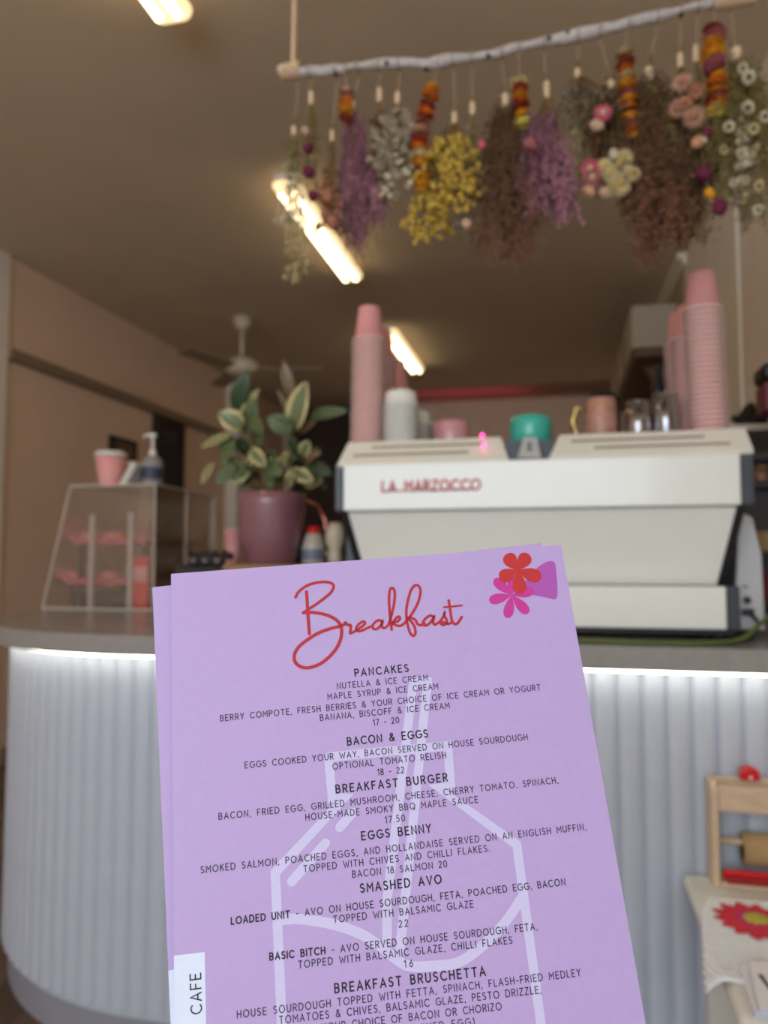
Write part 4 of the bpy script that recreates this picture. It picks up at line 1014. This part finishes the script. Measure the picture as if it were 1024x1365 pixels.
# base layer plus rows of raised stitches
g = MB(); nx, ny = 44, 20; vs = []
for i in range(nx+1):
    for j in range(ny+1):
        v = j/ny; u = i/nx; y = Yb_+(Yf_-Yb_)*v; inset = .016*(1-math.sin(min(1, v*3)*PI/2)) + .012*(max(0, v-.85)/.15)**2*0
        inset += .045*(1-v); x = xc0+inset+(xc1-xc0-inset)*u; yy = y+.010*math.cos(u*3.0)*v
        vs.append((x, yy, cloth_z(x, yy)))
g.add(vs, [(i*(ny+1)+j, i*(ny+1)+j+1, (i+1)*(ny+1)+j+1, (i+1)*(ny+1)+j) for i in range(nx) for j in range(ny)])
M_yarn = mat('white_yarn', (240, 238, 236), .95, noise_amt=.08, scale=300, bump=.5, sheen=.3)
o = g.build('cloth_base', M_yarn, cl, True); md = o.modifiers.new('t', 'SOLIDIFY'); md.thickness = .003; md.offset = -1
st = MB()
for j in range(26):
    v = (j+.5)/26
    for i in range(64):
        u = (i+.5*(j % 2))/64; y = Yb_+(Yf_-Yb_)*v; inset = .016*(1-math.sin(min(1, v*3)*PI/2))
        inset += .045*(1-v); x = xc0+inset+(xc1-xc0-inset)*u+.002; yy = y+.010*math.cos(u*3.0)*v
        if x > .55: continue
        st.ball((x, yy, cloth_z(x, yy)+.0015), .0048, 5, 3, (.95, 1.0, .45), .2)
o = st.build('stitches', M_yarn, cl, True); o['kind'] = 'stuff'
fc = atz(1009, 1231, zT2+.006); FR = .072
M_rp = mat('red_yarn', (204, 44, 62), .9, noise_amt=.15, scale=200, bump=.4); M_mg = mat('purple_yarn', (180, 50, 110), .9, noise_amt=.1, scale=200, bump=.4)
M_gr = mat('lime_yarn', (178, 170, 60), .9, noise_amt=.2, scale=200, bump=.4)
for ring, (n, r0, r1, wd, m, dz) in enumerate(((14, .02, FR, .028, M_rp, .004), (12, .016, .052, .022, M_rp, .0055), (12, .014, .034, .014, M_mg, .007))):
    for k in range(n):
        a = 2*PI*(k+.5*ring)/n; d = Vector((math.cos(a), math.sin(a), 0)); s = Vector((-d.y, d.x, 0)); L = r1*(1+.06*math.sin(k*5.3))
        vs = []; c0_ = fc+Vector((0, 0, dz))
        for (t, ww, zz) in ((0, .3, 0), (.35, .85, .0015), (.6, 1, .002), (.82, .6, .0012), (1, .04, 0)):
            c = c0_+d*(r0+(L-r0)*t)
            vs += [c-s*wd/2*ww, c+Vector((0, 0, zz+.001)), c+s*wd/2*ww]
        MB().add(vs, [(i*3+j, i*3+j+1, i*3+j+4, i*3+j+3) for i in range(4) for j in range(2)]).build('flower_petal', m, cl, True)
b = MB(); b.lathe([(.023, .006), (.022, .009), (.012, .0105), (0, .011)], 20, tuple(fc), cap=False); b.build('flower_centre', M_gr, cl, True)
# magazines
M_pg = mat('magazine_cover', (232, 230, 232), .4, noise_amt=.02); M_pgs = mat('page_edges', (206, 208, 226), .7, noise_amt=.1, scale=400)
for k, (px, py, rot, zz, lab) in enumerate(((1006, 1356, -.05, zT2, 'lower white magazine at the front of the low table'), (1012, 1350, -.12, zT2+.009, 'upper magazine with black lettering lying on the lower one'))):
    p = atz(px, py, zz+.001); t = thing('magazine', (p.x, p.y, zz+.0005), lab, 'magazine', 'magazines on the low table')
    M = Matrix.Translation((p.x, p.y, zz+.0005)) @ Matrix.Rotation(rot, 4, 'Z')
    MB().box(0.001, .199, .001, .13, .001, .007, M).build('pages', M_pgs, t)
    MB().box(0, .2, 0, .131, .007, .0082, M).box(0, .2, 0, .131, 0, .001, M).build('cover', M_pg, t)
    if k == 1:
        b = MB()
        text_strokes(b, 'WAVE', .13, .06, .0035, lambda x, y: M @ Vector((.012+x, .03+y, .0084)))
        b.build('cover_lettering', M_ink, t)
    else:
        MB().box(.01, .19, .006, .009, .0082, .0084, M).build('cover_rule', M_ink, t)

# ------------------------------------------------------------ branch with dried flowers
YBr = 1.7
bp = [(372,93),(395,95),(440,95),(470,89),(515,84),(570,85),(600,80),(655,73),(700,60),(757,50),(820,35),(880,21),(925,9),(985,-3),(1010,-8)]
bw = [at(a, b, YBr) for a, b in bp]
br = thing('driftwood_branch', bw[7], 'whitewashed driftwood branch hanging level from the ceiling above the counter', 'branch')
P = []
for i in range(len(bw)-1):
    for k in range(4):
        q = bw[i].lerp(bw[i+1], k/4); P.append(q+Vector((0, R.uniform(-.0015, .0015), R.uniform(-.0015, .0015))))
P.append(bw[-1])
rad = [.0115+.002*math.sin(i*.9)+.0022*math.sin(i*.37) for i in range(len(P))]
MB().tube(P, rad, 12).build('wood', mat('whitewashed_bark', (196, 188, 184), .8, noise_amt=.3, scale=60, stretch=(1, 3, 3), bump=.8), br, True)
for (px, py) in ((447, 98), (515, 84), (651, 74), (732, 51), (757, 43), (908, 20), (568, 92)):
    c = at(px, py, YBr-.011); b = MB(); b.ball(c, .0055, 8, 5); b.build('knot', M_dark, br, True)
def branch_z(px):
    for i in range(len(bp)-1):
        if bp[i][0] <= px <= bp[i+1][0]:
            t = (px-bp[i][0])/(bp[i+1][0]-bp[i][0]); return bw[i].lerp(bw[i+1], t)
    return bw[-1]
# rope slings
for (px, pyt, lab) in ((391, 0, 'cream cotton rope tying the left end of the branch to the ceiling'), (985, 0, 'cream cotton rope wrapped round the right end of the branch')):
    c = branch_z(px); t = thing('hanging_rope', c, lab, 'rope'); b = MB()
    top = Vector((c.x+.01, c.y, HC))
    for ph in (0, 2.1, 4.2):
        Q = []
        for i in range(110):
            s = i/109; q = c.lerp(top, s)+Vector((0, 0, .012*(1-s))); a = ph+i*.75; Q.append(q+Vector((math.cos(a)*.0036, math.sin(a)*.0036, 0)))
        b.tube(Q, .0036, 5)
    b.build('rope', M_twine, t, True)
    b = MB(); n = 5 if px < 500 else 9
    for k in range(n):
        cc = branch_z(px)+Vector((.007*(k-n/2), 0, 0))*1.3
        b.v_ = None
        Q = [cc+Vector((.003*math.sin(a), math.cos(a)*.0165, math.sin(a)*.0165)) for a in [2*PI*i/14 for i in range(15)]]
        b.tube(Q, .0042, 6)
    b.build('wrapping', M_twine, t, True)

def fm(name, c, **k): return mat(name, c, .8, noise_amt=.3, scale=70, **k)
FC = dict(straw_eye=fm('straw_centre', (190, 158, 92)), purple=fm('statice_purple', (142, 92, 108)), mauve=fm('statice_mauve', (172, 118, 134)), yellow=fm('wattle_yellow', (200, 166, 66)), cream=fm('dried_cream', (200, 180, 130)),
          white=fm('dried_white', (206, 194, 164)), silver=fm('silver_pod', (148, 132, 110)), rust=fm('dried_rust', (122, 78, 60)), brown=fm('dried_brown', (96, 66, 42)),
          maroon=fm('rose_maroon', (104, 24, 58)), peach=fm('dried_peach', (206, 150, 116)), terra=fm('terracotta_pod', (160, 106, 80)), pink=fm('dried_pink', (204, 92, 116)),
          orange=fm('everlasting_orange', (214, 118, 24)), gold=fm('everlasting_gold', (226, 158, 30)), redb=fm('everlasting_rust', (150, 54, 26)), lemon=fm('everlasting_lemon', (236, 212, 110)),
          rose=fm('everlasting_rose', (170, 96, 100)), olive=fm('olive_leaf', (120, 104, 56)), dark=fm('dark_centre', (70, 52, 30)), grey=fm('grey_leaf', (132, 118, 102)), blush=fm('blush', (206, 166, 142)))
def rose_head(parent, c, r, m, name='flower_head'):
    b = MB()
    for k in range(9):
        a = k*2.4; rr_ = r*(.35+.5*k/9); tilt = R.uniform(-.2, .2)
        b.ball(Vector(c)+Vector((math.cos(a)*rr_*.45, math.sin(a)*rr_*.45, R.uniform(-.2, .2)*r)), r*.62, 7, 5, (1, 1, 1.25), .12)
    return b.build(name, m, parent, True)
def daisy(parent, c, r, m, mc_, face, n=14, name='flower_head', wide=.34):
    face = Vector(face).normalized(); u = face.orthogonal().normalized(); v = face.cross(u); b = MB(); c = Vector(c)
    for ring, (rr_, lift) in enumerate(((1, 0), (.78, .12))):
        for k in range(n):
            a = 2*PI*(k+.5*ring)/n; d = u*math.cos(a)+v*math.sin(a); s = face.cross(d)*r*wide*.62
            p0 = c+d*r*.3+face*r*lift; p1 = c+d*r*.75*rr_+face*r*(lift+.18); p2 = c+d*r*rr_+face*r*(lift+.05)
            b.add([p0-s*.6, p0+s*.6, p1+s, p2, p1-s], [(0, 1, 2, 3, 4)])
    o = b.build(name, m, parent)
    b = MB(); b.ball(c+face*r*.12, r*.36, 8, 5); b.build('flower_centre', mc_, o, True)
    return o
def bloom_disc(parent, c, ax, r, m):
    """one everlasting flower threaded on a string: layered pointed bracts round axis ax"""
    ax = Vector(ax).normalized(); u = ax.orthogonal().normalized(); v = ax.cross(u); b = MB(); c = Vector(c); n = 12
    for ring, (rr_, h) in enumerate(((1, .15), (.86, .45), (.6, .75))):
        for k in range(n):
            a = 2*PI*(k+.5*ring)/n; d = u*math.cos(a)+v*math.sin(a); s = ax.cross(d)*r*.3
            p0 = c+d*r*.25+ax*(h*r*.25); p1 = c+d*r*.72*rr_+ax*(h*r*.55-r*.12); p2 = c+d*r*rr_*R.uniform(.92, 1.08)+ax*(h*r*.8)
            b.add([p0-s*.5, p0+s*.5, p1+s, p2, p1-s], [(0, 1, 2, 3, 4)])
    b.lathe([(.0, -.002), (r*.62, -.001), (r*.7, .003), (r*.4, r*.42), (0, r*.45)], 10, M=Matrix.Translation(c) @ ax.to_track_quat('Z', 'Y').to_matrix().to_4x4(), cap=False)
    return b.build('everlasting_flower', m, parent)
def bunch(label, sx, tie, stem_m, sprays, bigs=(), stem_len=0, n_st=14, tie_h=14, tie_r=3.6, depth=0):
    """sx string px on the branch; tie (px,py) centre of wrap; sprays: (colour, n, (px0,px1), (py0,py1), size px, kind)"""
    Y = YBr+depth
    c0 = branch_z(sx); T = at(*tie, Y); pxm = .00178
    t = thing('dried_flower_bunch', (c0.x, c0.y, c0.z), label, 'dried flowers', 'bunches hanging from the branch')
    top = at(sx, 0, YBr); b = MB()
    T2 = at(tie[0], tie[1]-tie_h/2, Y)
    b.tube([Vector((c0.x, YBr+.012, c0.z)), Vector((c0.x, YBr+.012, c0.z-.014)), T2+Vector((0, .004, 0)), T+Vector((0, .004, 0))], .0016, 5)
    b.tube([c0+Vector((0, math.cos(a)*.015, math.sin(a)*.015)) for a in [2*PI*i/12 for i in range(13)]], .0016, 5)
    b.build('string', M_string, t)
    r = tie_r*pxm; b = MB(); hz = tie_h*pxm/2
    b.lathe([(r*.8, -hz)]+[(r*(1+.12*(k % 2)), -hz+2*hz*(k+.5)/9) for k in range(9)]+[(r*.8, hz)], 12, tuple(T)); b.build('twine_wrap', M_twine, t, True)
    st = MB(); rnd = random.Random(sum(map(ord, label)))
    # cut stem ends above the tie
    for k in range(7):
        a = rnd.uniform(0, 2*PI); q = T+Vector((math.cos(a)*r*.6, math.sin(a)*r*.6, 0)); e = q+Vector((math.cos(a)*.004, math.sin(a)*.004, hz+rnd.uniform(.006, .02)+stem_len*pxm))
        st.tube([q, e], .0014, 4)
    for (colr, n, (xa_, xb_), (ya_, yb_), sz, kind) in sprays:
        bl = MB()
        nb = max(7, n//13); br_ = []; mid = (xa_+xb_)/2; hw_ = (xb_-xa_)/2
        for q in range(nb):
            u = (q+.5+rnd.uniform(-.4, .4))/nb*2-1; rnd_y = rnd.random()
            br_.append((mid+hw_*u, ya_+(yb_-ya_)*(1-.55*rnd_y*rnd_y)*(1-.18*abs(u)**2), rnd.uniform(-1, 1)*hw_*.8*pxm))
        rnd.shuffle(br_)
        for q, (ex_, ey_, dY) in enumerate(br_):
            if q >= n_st: break
            E = at(ex_, ey_, Y+dY); m1 = at(tie[0]*.45+ex_*.55, tie[1]*.5+ey_*.5-4, Y+dY*.55)
            st.tube([T, m1, E], [.0014, .0011, .0007], 4)
        for k in range(n):
            ex_, ey_, dY = br_[k % nb]; tt_ = 1-rnd.random()**1.25*.98
            py = ya_+(ey_-ya_)*tt_; f = (py-tie[1])/max(1, ey_-tie[1]); g_ = min(1, f*.62+.42*f**.5-.04) if f > 0 else 0
            px = tie[0]+(ex_-tie[0])*g_+rnd.gauss(0, sz*.42); py += rnd.gauss(0, sz*.3)
            e = at(px, py, Y+dY*g_+rnd.gauss(0, sz*.35)*pxm)
            s = sz*pxm*rnd.uniform(.6, 1.2)/2
            if kind == 'puff': bl.ball(e, s, 5, 3, (1, 1, rnd.uniform(.8, 1.3)), .25)
            elif kind == 'sprig':
                d = Vector((rnd.uniform(-.6, .6), rnd.uniform(-.6, .6), -1)).normalized(); p0 = e-d*s*2
                for q in range(5):
                    cc = p0+d*s*1.1*q; bl.ball(cc+Vector((rnd.uniform(-1, 1), rnd.uniform(-1, 1), 0))*s*.6, s*.42, 4, 3, (1, 1, 1.2))
                bl.tube([p0-d*s*2, p0+d*s*5], s*.1, 3)
            elif kind == 'twig':
                d = Vector((rnd.uniform(-.45, .45), rnd.uniform(-.45, .45), -1)).normalized(); p0 = e
                bl.tube([p0-d*s*3, p0+d*s*3], .0007, 3)
                for q in range(7):
                    cc = p0+d*s*(q-3); sd = Vector((rnd.uniform(-1, 1), rnd.uniform(-1, 1), -.5)).normalized()
                    bl.add([cc, cc+sd*s*.9+Vector((0, 0, s*.25)), cc+sd*s*1.5, cc+sd*s*.9-Vector((0, 0, s*.25))], [(0, 1, 2, 3)])
            elif kind == 'pod':
                n_ = Vector((rnd.uniform(-.6, .6), -1, rnd.uniform(-.5, .5))).normalized(); u_ = n_.orthogonal().normalized(); v_ = n_.cross(u_)
                bl.add([e+(u_*math.cos(a)*.8+v_*math.sin(a))*s for a in [2*PI*i/8 for i in range(8)]]+[e+(u_*math.cos(a)*.8+v_*math.sin(a))*s+n_*.0008 for a in [2*PI*i/8 for i in range(8)]],
                       [tuple(range(8)), tuple(range(15, 7, -1))])
            elif kind == 'leafy':
                d = Vector((rnd.uniform(-1, 1), rnd.uniform(-.7, .7), rnd.uniform(-1, .1))).normalized(); s2 = d.orthogonal().normalized()
                bl.add([e, e+d*s+s2*s*.35, e+d*s*2, e+d*s-s2*s*.35], [(0, 1, 2, 3)])
            elif kind == 'mini':
                f_ = Vector((rnd.uniform(-.8, .8), -1, rnd.uniform(-.8, .5))).normalized(); u_ = f_.orthogonal().normalized(); v_ = f_.cross(u_)
                for q in range(7):
                    a = 2*PI*q/7; d = u_*math.cos(a)+v_*math.sin(a); w_ = f_.cross(d)*s*.35
                    bl.add([e+d*s*.3, e+d*s*.8+w_, e+d*s, e+d*s*.8-w_], [(0, 1, 2, 3)])
        o = bl.build('blossoms', FC[colr], t); o['kind'] = 'stuff'
    o = st.build('stems', stem_m, t); o['kind'] = 'stuff'
    for (kind, colr, px, py, r_) in bigs:
        dy = rnd.uniform(-.075, -.055); c = at(px, py, Y+dy); rr_ = r_*pxm
        MB().tube([T, T.lerp(c, .6)+Vector((0, .01, 0)), c], .0009, 4).build('flower_stem', stem_m, t)
        if kind == 'rose': rose_head(t, c, rr_, FC[colr])
        elif kind == 'daisy': daisy(t, c, rr_, FC[colr], FC['dark'] if colr in ('white', 'cream') else FC['brown'], (rnd.uniform(-.3, .3), -1, rnd.uniform(-.6, .1)))
        elif kind == 'straw': daisy(t, c, rr_, FC[colr], FC['straw_eye'] if colr == 'cream' else FC['cream'], (rnd.uniform(-.4, .4), -1, rnd.uniform(-.6, .3)), 16, wide=.42)
        elif kind == 'thistle': daisy(t, c, rr_, FC[colr], FC['terra'], (rnd.uniform(-.3, .3), -1, rnd.uniform(-.5, .3)), 18, wide=.13)
        elif kind == 'pod': b = MB(); b.ball(c, rr_, 8, 6, (1, 1, 1.25), .05); b.build('seed_pod', FC[colr], t, True)
    return t
def garland(label, pts, cols, rpx, sx):
    c0 = branch_z(sx); t = thing('flower_garland', (c0.x, c0.y, c0.z), label, 'dried flower garland', 'threaded garlands on the branch')
    W_ = [at(a, b, YBr-.03) for a, b in pts]; n = len(cols)
    b = MB(); b.tube([Vector((c0.x, YBr-.012, c0.z)), W_[0]]+W_[1:], .0011, 4)
    b.tube([c0+Vector((0, math.cos(a)*.015, math.sin(a)*.015)) for a in [2*PI*i/12 for i in range(13)]], .0013, 5); b.build('string', M_string, t)
    Ls = [0]
    for i in range(len(W_)-1): Ls.append(Ls[-1]+(W_[i+1]-W_[i]).length)
    for k, cl_ in enumerate(cols):
        s = Ls[-1]*(k+.5)/n
        for i in range(len(W_)-1):
            if Ls[i] <= s <= Ls[i+1]: break
        f = (s-Ls[i])/(Ls[i+1]-Ls[i]); c = W_[i].lerp(W_[i+1], f); ax = (W_[i]-W_[i+1]).normalized()
        if R.random() < .5: ax = -ax
        bloom_disc(t, c, ax+Vector((R.uniform(-.3, .3), R.uniform(-.5, .1), 0)), rpx*.00175*R.uniform(.85, 1.12), FC[cl_])
    return t
sg, sb_ = M_stemg, M_stem
bunch('leftmost bunch, olive stems ending in wispy white flowers', 396, (392, 175), sg, [('olive', 60, (378, 402), (185, 240), 9, 'leafy'), ('white', 90, (372, 408), (215, 310), 8, 'mini'), ('cream', 90, (378, 415), (290, 382), 6, 'mini')], stem_len=12, tie_h=13)
bunch('short bunch of three dark maroon roses, second from the left', 412, (415, 131), sg, [('olive', 60, (400, 432), (150, 270), 12, 'leafy'), ('cream', 26, (402, 430), (155, 280), 9, 'leafy')], [('rose', 'maroon', 411, 198, 8), ('rose', 'maroon', 411, 229, 9), ('rose', 'maroon', 417, 261, 8), ('rose', 'blush', 407, 175, 6)], tie_h=20)
bunch('thin drooping bunch of terracotta seed pods between maroon roses and purple statice', 448, (443, 181), sb_, [('rust', 50, (430, 452), (205, 310), 9, 'leafy'), ('terra', 60, (425, 455), (235, 315), 9, 'puff')], [('pod', 'terra', 437, 262, 7), ('pod', 'terra', 443, 296, 8), ('pod', 'terra', 433, 285, 6)], tie_h=17, tie_r=3)
bunch('long hanging bunch of purple statice at left, tapering to a tail', 477, (470, 143), sb_, [('purple', 420, (450, 500), (152, 335), 8, 'sprig'), ('mauve', 160, (455, 522), (215, 300), 8, 'sprig'), ('cream', 40, (455, 500), (170, 360), 7, 'leafy'), ('rust', 40, (470, 505), (300, 362), 7, 'leafy')], tie_h=18, n_st=20)
garland('short orange threaded garland behind the left purple statice', [(462, 118), (461, 162)], ['blush', 'orange', 'gold', 'redb'], 11, 462)
bunch('narrow bunch of plain brown stems left of the silver pods', 505, (506, 127), sb_, [('brown', 120, (488, 516), (150, 275), 12, 'leafy'), ('silver', 50, (484, 515), (235, 285), 10, 'mini')], n_st=40, tie_h=19)
bunch('bunch of papery silver seed pods', 532, (530, 131), sb_, [('silver', 60, (498, 550), (150, 262), 15, 'pod'), ('white', 60, (498, 548), (190, 265), 11, 'pod'), ('grey', 90, (500, 550), (160, 275), 9, 'leafy')], tie_h=17)
garland('tilted rust and orange threaded garland beside the yellow bunch', [(577, 115), (568, 150), (560, 180), (560, 212), (562, 248)], ['gold', 'orange', 'redb', 'orange', 'redb', 'redb', 'blush', 'redb', 'orange', 'cream', 'gold', 'rose', 'gold', 'gold'], 13.5, 585)
bunch('bright yellow wattle bunch in the middle of the branch', 604, (606, 158), sb_, [('yellow', 560, (552, 645), (182, 285), 7.5, 'puff'), ('yellow', 200, (538, 600), (255, 325), 7, 'puff'), ('olive', 120, (555, 640), (190, 300), 10, 'leafy')], tie_h=16)
bunch('sparse grey bunch with one pink bud, right of the yellow wattle', 629, (630, 145), sb_, [('grey', 170, (612, 650), (200, 330), 12, 'leafy'), ('white', 40, (628, 636), (155, 200), 6, 'leafy')], [('rose', 'blush', 622, 299, 7), ('pod', 'pink', 643, 193, 5)], tie_h=18)
bunch('big bushy brown grass bunch turning red at its tips, centre', 669, (674, 135), sb_, [('brown', 480, (640, 712), (148, 290), 12, 'twig'), ('olive', 160, (645, 705), (150, 240), 10, 'leafy'), ('rust', 240, (632, 715), (230, 352), 12, 'twig')], tie_h=18, tie_r=5, n_st=24, stem_len=6)
garland('gold and rust threaded garland right of the big brown grass bunch', [(692, 106), (697, 165)], ['cream', 'redb', 'gold', 'orange', 'redb', 'gold', 'lemon'], 12, 692)
bunch('mauve statice bunch in the right half, spreading at the bottom', 725, (729, 120), sb_, [('purple', 260, (690, 745), (158, 270), 9, 'sprig'), ('mauve', 300, (695, 768), (190, 305), 9, 'sprig'), ('cream', 50, (712, 770), (185, 215), 9, 'leafy'), ('rust', 60, (690, 740), (200, 330), 9, 'twig')], [('rose', 'rose', 706, 192, 8)], tie_h=24, n_st=20)
bunch('silvery grey foliage bunch arching over the pink and cream straw flowers', 771, (770, 98), sb_, [('grey', 420, (742, 835), (112, 175), 11, 'leafy'), ('silver', 200, (735, 840), (108, 160), 9, 'leafy'), ('cream', 90, (765, 800), (170, 225), 10, 'leafy')], tie_h=12, tie_r=3.4)
bunch('mixed bunch of cream straw flowers with pink buds at its foot', 801, (815, 116), sb_, [('brown', 420, (782, 852), (128, 225), 12, 'twig'), ('dark', 200, (785, 850), (135, 215), 12, 'leafy'), ('rust', 80, (765, 850), (215, 270), 9, 'leafy')],
      [('straw', 'pink', 804, 151, 11), ('straw', 'blush', 796, 167, 9), ('straw', 'cream', 806, 224, 12), ('straw', 'cream', 832, 213, 13), ('straw', 'cream', 826, 246, 15), ('straw', 'cream', 842, 232, 12), ('straw', 'cream', 815, 233, 10), ('straw', 'pink', 787, 224, 11), ('straw', 'rose', 789, 236, 11), ('straw', 'blush', 808, 257, 9), ('straw', 'peach', 785, 255, 8), ('pod', 'white', 818, 206, 6)], tie_h=14, tie_r=6, stem_len=16)
garland('long gold and plum threaded garland with cream flowers at its top', [(833, 68), (835, 100), (838, 140), (846, 190)], ['cream', 'redb', 'orange', 'cream', 'gold', 'rose', 'gold', 'orange', 'gold', 'rose', 'orange', 'gold'], 13, 838)
bunch('wide feathery red-brown fern bunch, largest on the right', 877, (865, 100), sb_, [('brown', 640, (832, 925), (115, 260), 13, 'twig'), ('olive', 180, (840, 905), (120, 230), 11, 'twig'), ('rust', 420, (828, 928), (200, 320), 13, 'twig'), ('rust', 30, (850, 872), (320, 350), 10, 'twig')], tie_h=19, tie_r=5, n_st=26, stem_len=8)
bunch('bunch of beige spiky thistle heads', 908, (907, 81), sb_, [('brown', 80, (890, 935), (95, 170), 11, 'leafy')], [('thistle', 'blush', 910, 111, 14), ('thistle', 'peach', 928, 121, 11), ('thistle', 'blush', 925, 156, 15), ('thistle', 'blush', 903, 145, 12), ('thistle', 'peach', 913, 138, 10)], tie_h=20)
bunch('long bunch with two dark purple roses hanging lowest', 931, (928, 72), sg, [('olive', 150, (905, 965), (95, 320), 12, 'leafy'), ('brown', 90, (915, 960), (180, 320), 12, 'twig'), ('olive', 70, (920, 945), (270, 325), 10, 'leafy')],
      [('rose', 'maroon', 938, 231, 11), ('rose', 'maroon', 959, 276, 10), ('rose', 'maroon', 943, 177, 7), ('rose', 'peach', 929, 190, 8), ('pod', 'white', 939, 186, 4), ('rose', 'gold', 946, 258, 7)], tie_h=22)
garland('longest threaded garland of gold flowers ending in pale lemon, at right', [(953, 35), (950, 70), (956, 110), (956, 162)], ['redb', 'rose', 'gold', 'gold', 'gold', 'rose', 'rose', 'gold', 'orange', 'gold', 'redb', 'orange', 'lemon', 'lemon'], 15, 950)
bunch('wide bunch of small white daisies at the far right', 976, (981, 73), sg, [('olive', 520, (945, 1050), (90, 220), 11, 'twig'), ('white', 260, (945, 1060), (150, 285), 9, 'mini'), ('cream', 150, (950, 1060), (120, 290), 8, 'mini'), ('olive', 160, (950, 1050), (200, 300), 10, 'twig')],
      [('daisy', 'white', 998, 103, 9), ('daisy', 'white', 997, 144, 9), ('daisy', 'white', 972, 169, 7), ('daisy', 'white', 990, 91, 7), ('daisy', 'white', 1020, 156, 8), ('daisy', 'cream', 1005, 172, 7), ('daisy', 'white', 988, 204, 7), ('daisy', 'cream', 1012, 248, 7), ('daisy', 'white', 1011, 280, 7), ('daisy', 'cream', 965, 200, 6)], tie_h=16, tie_r=6)
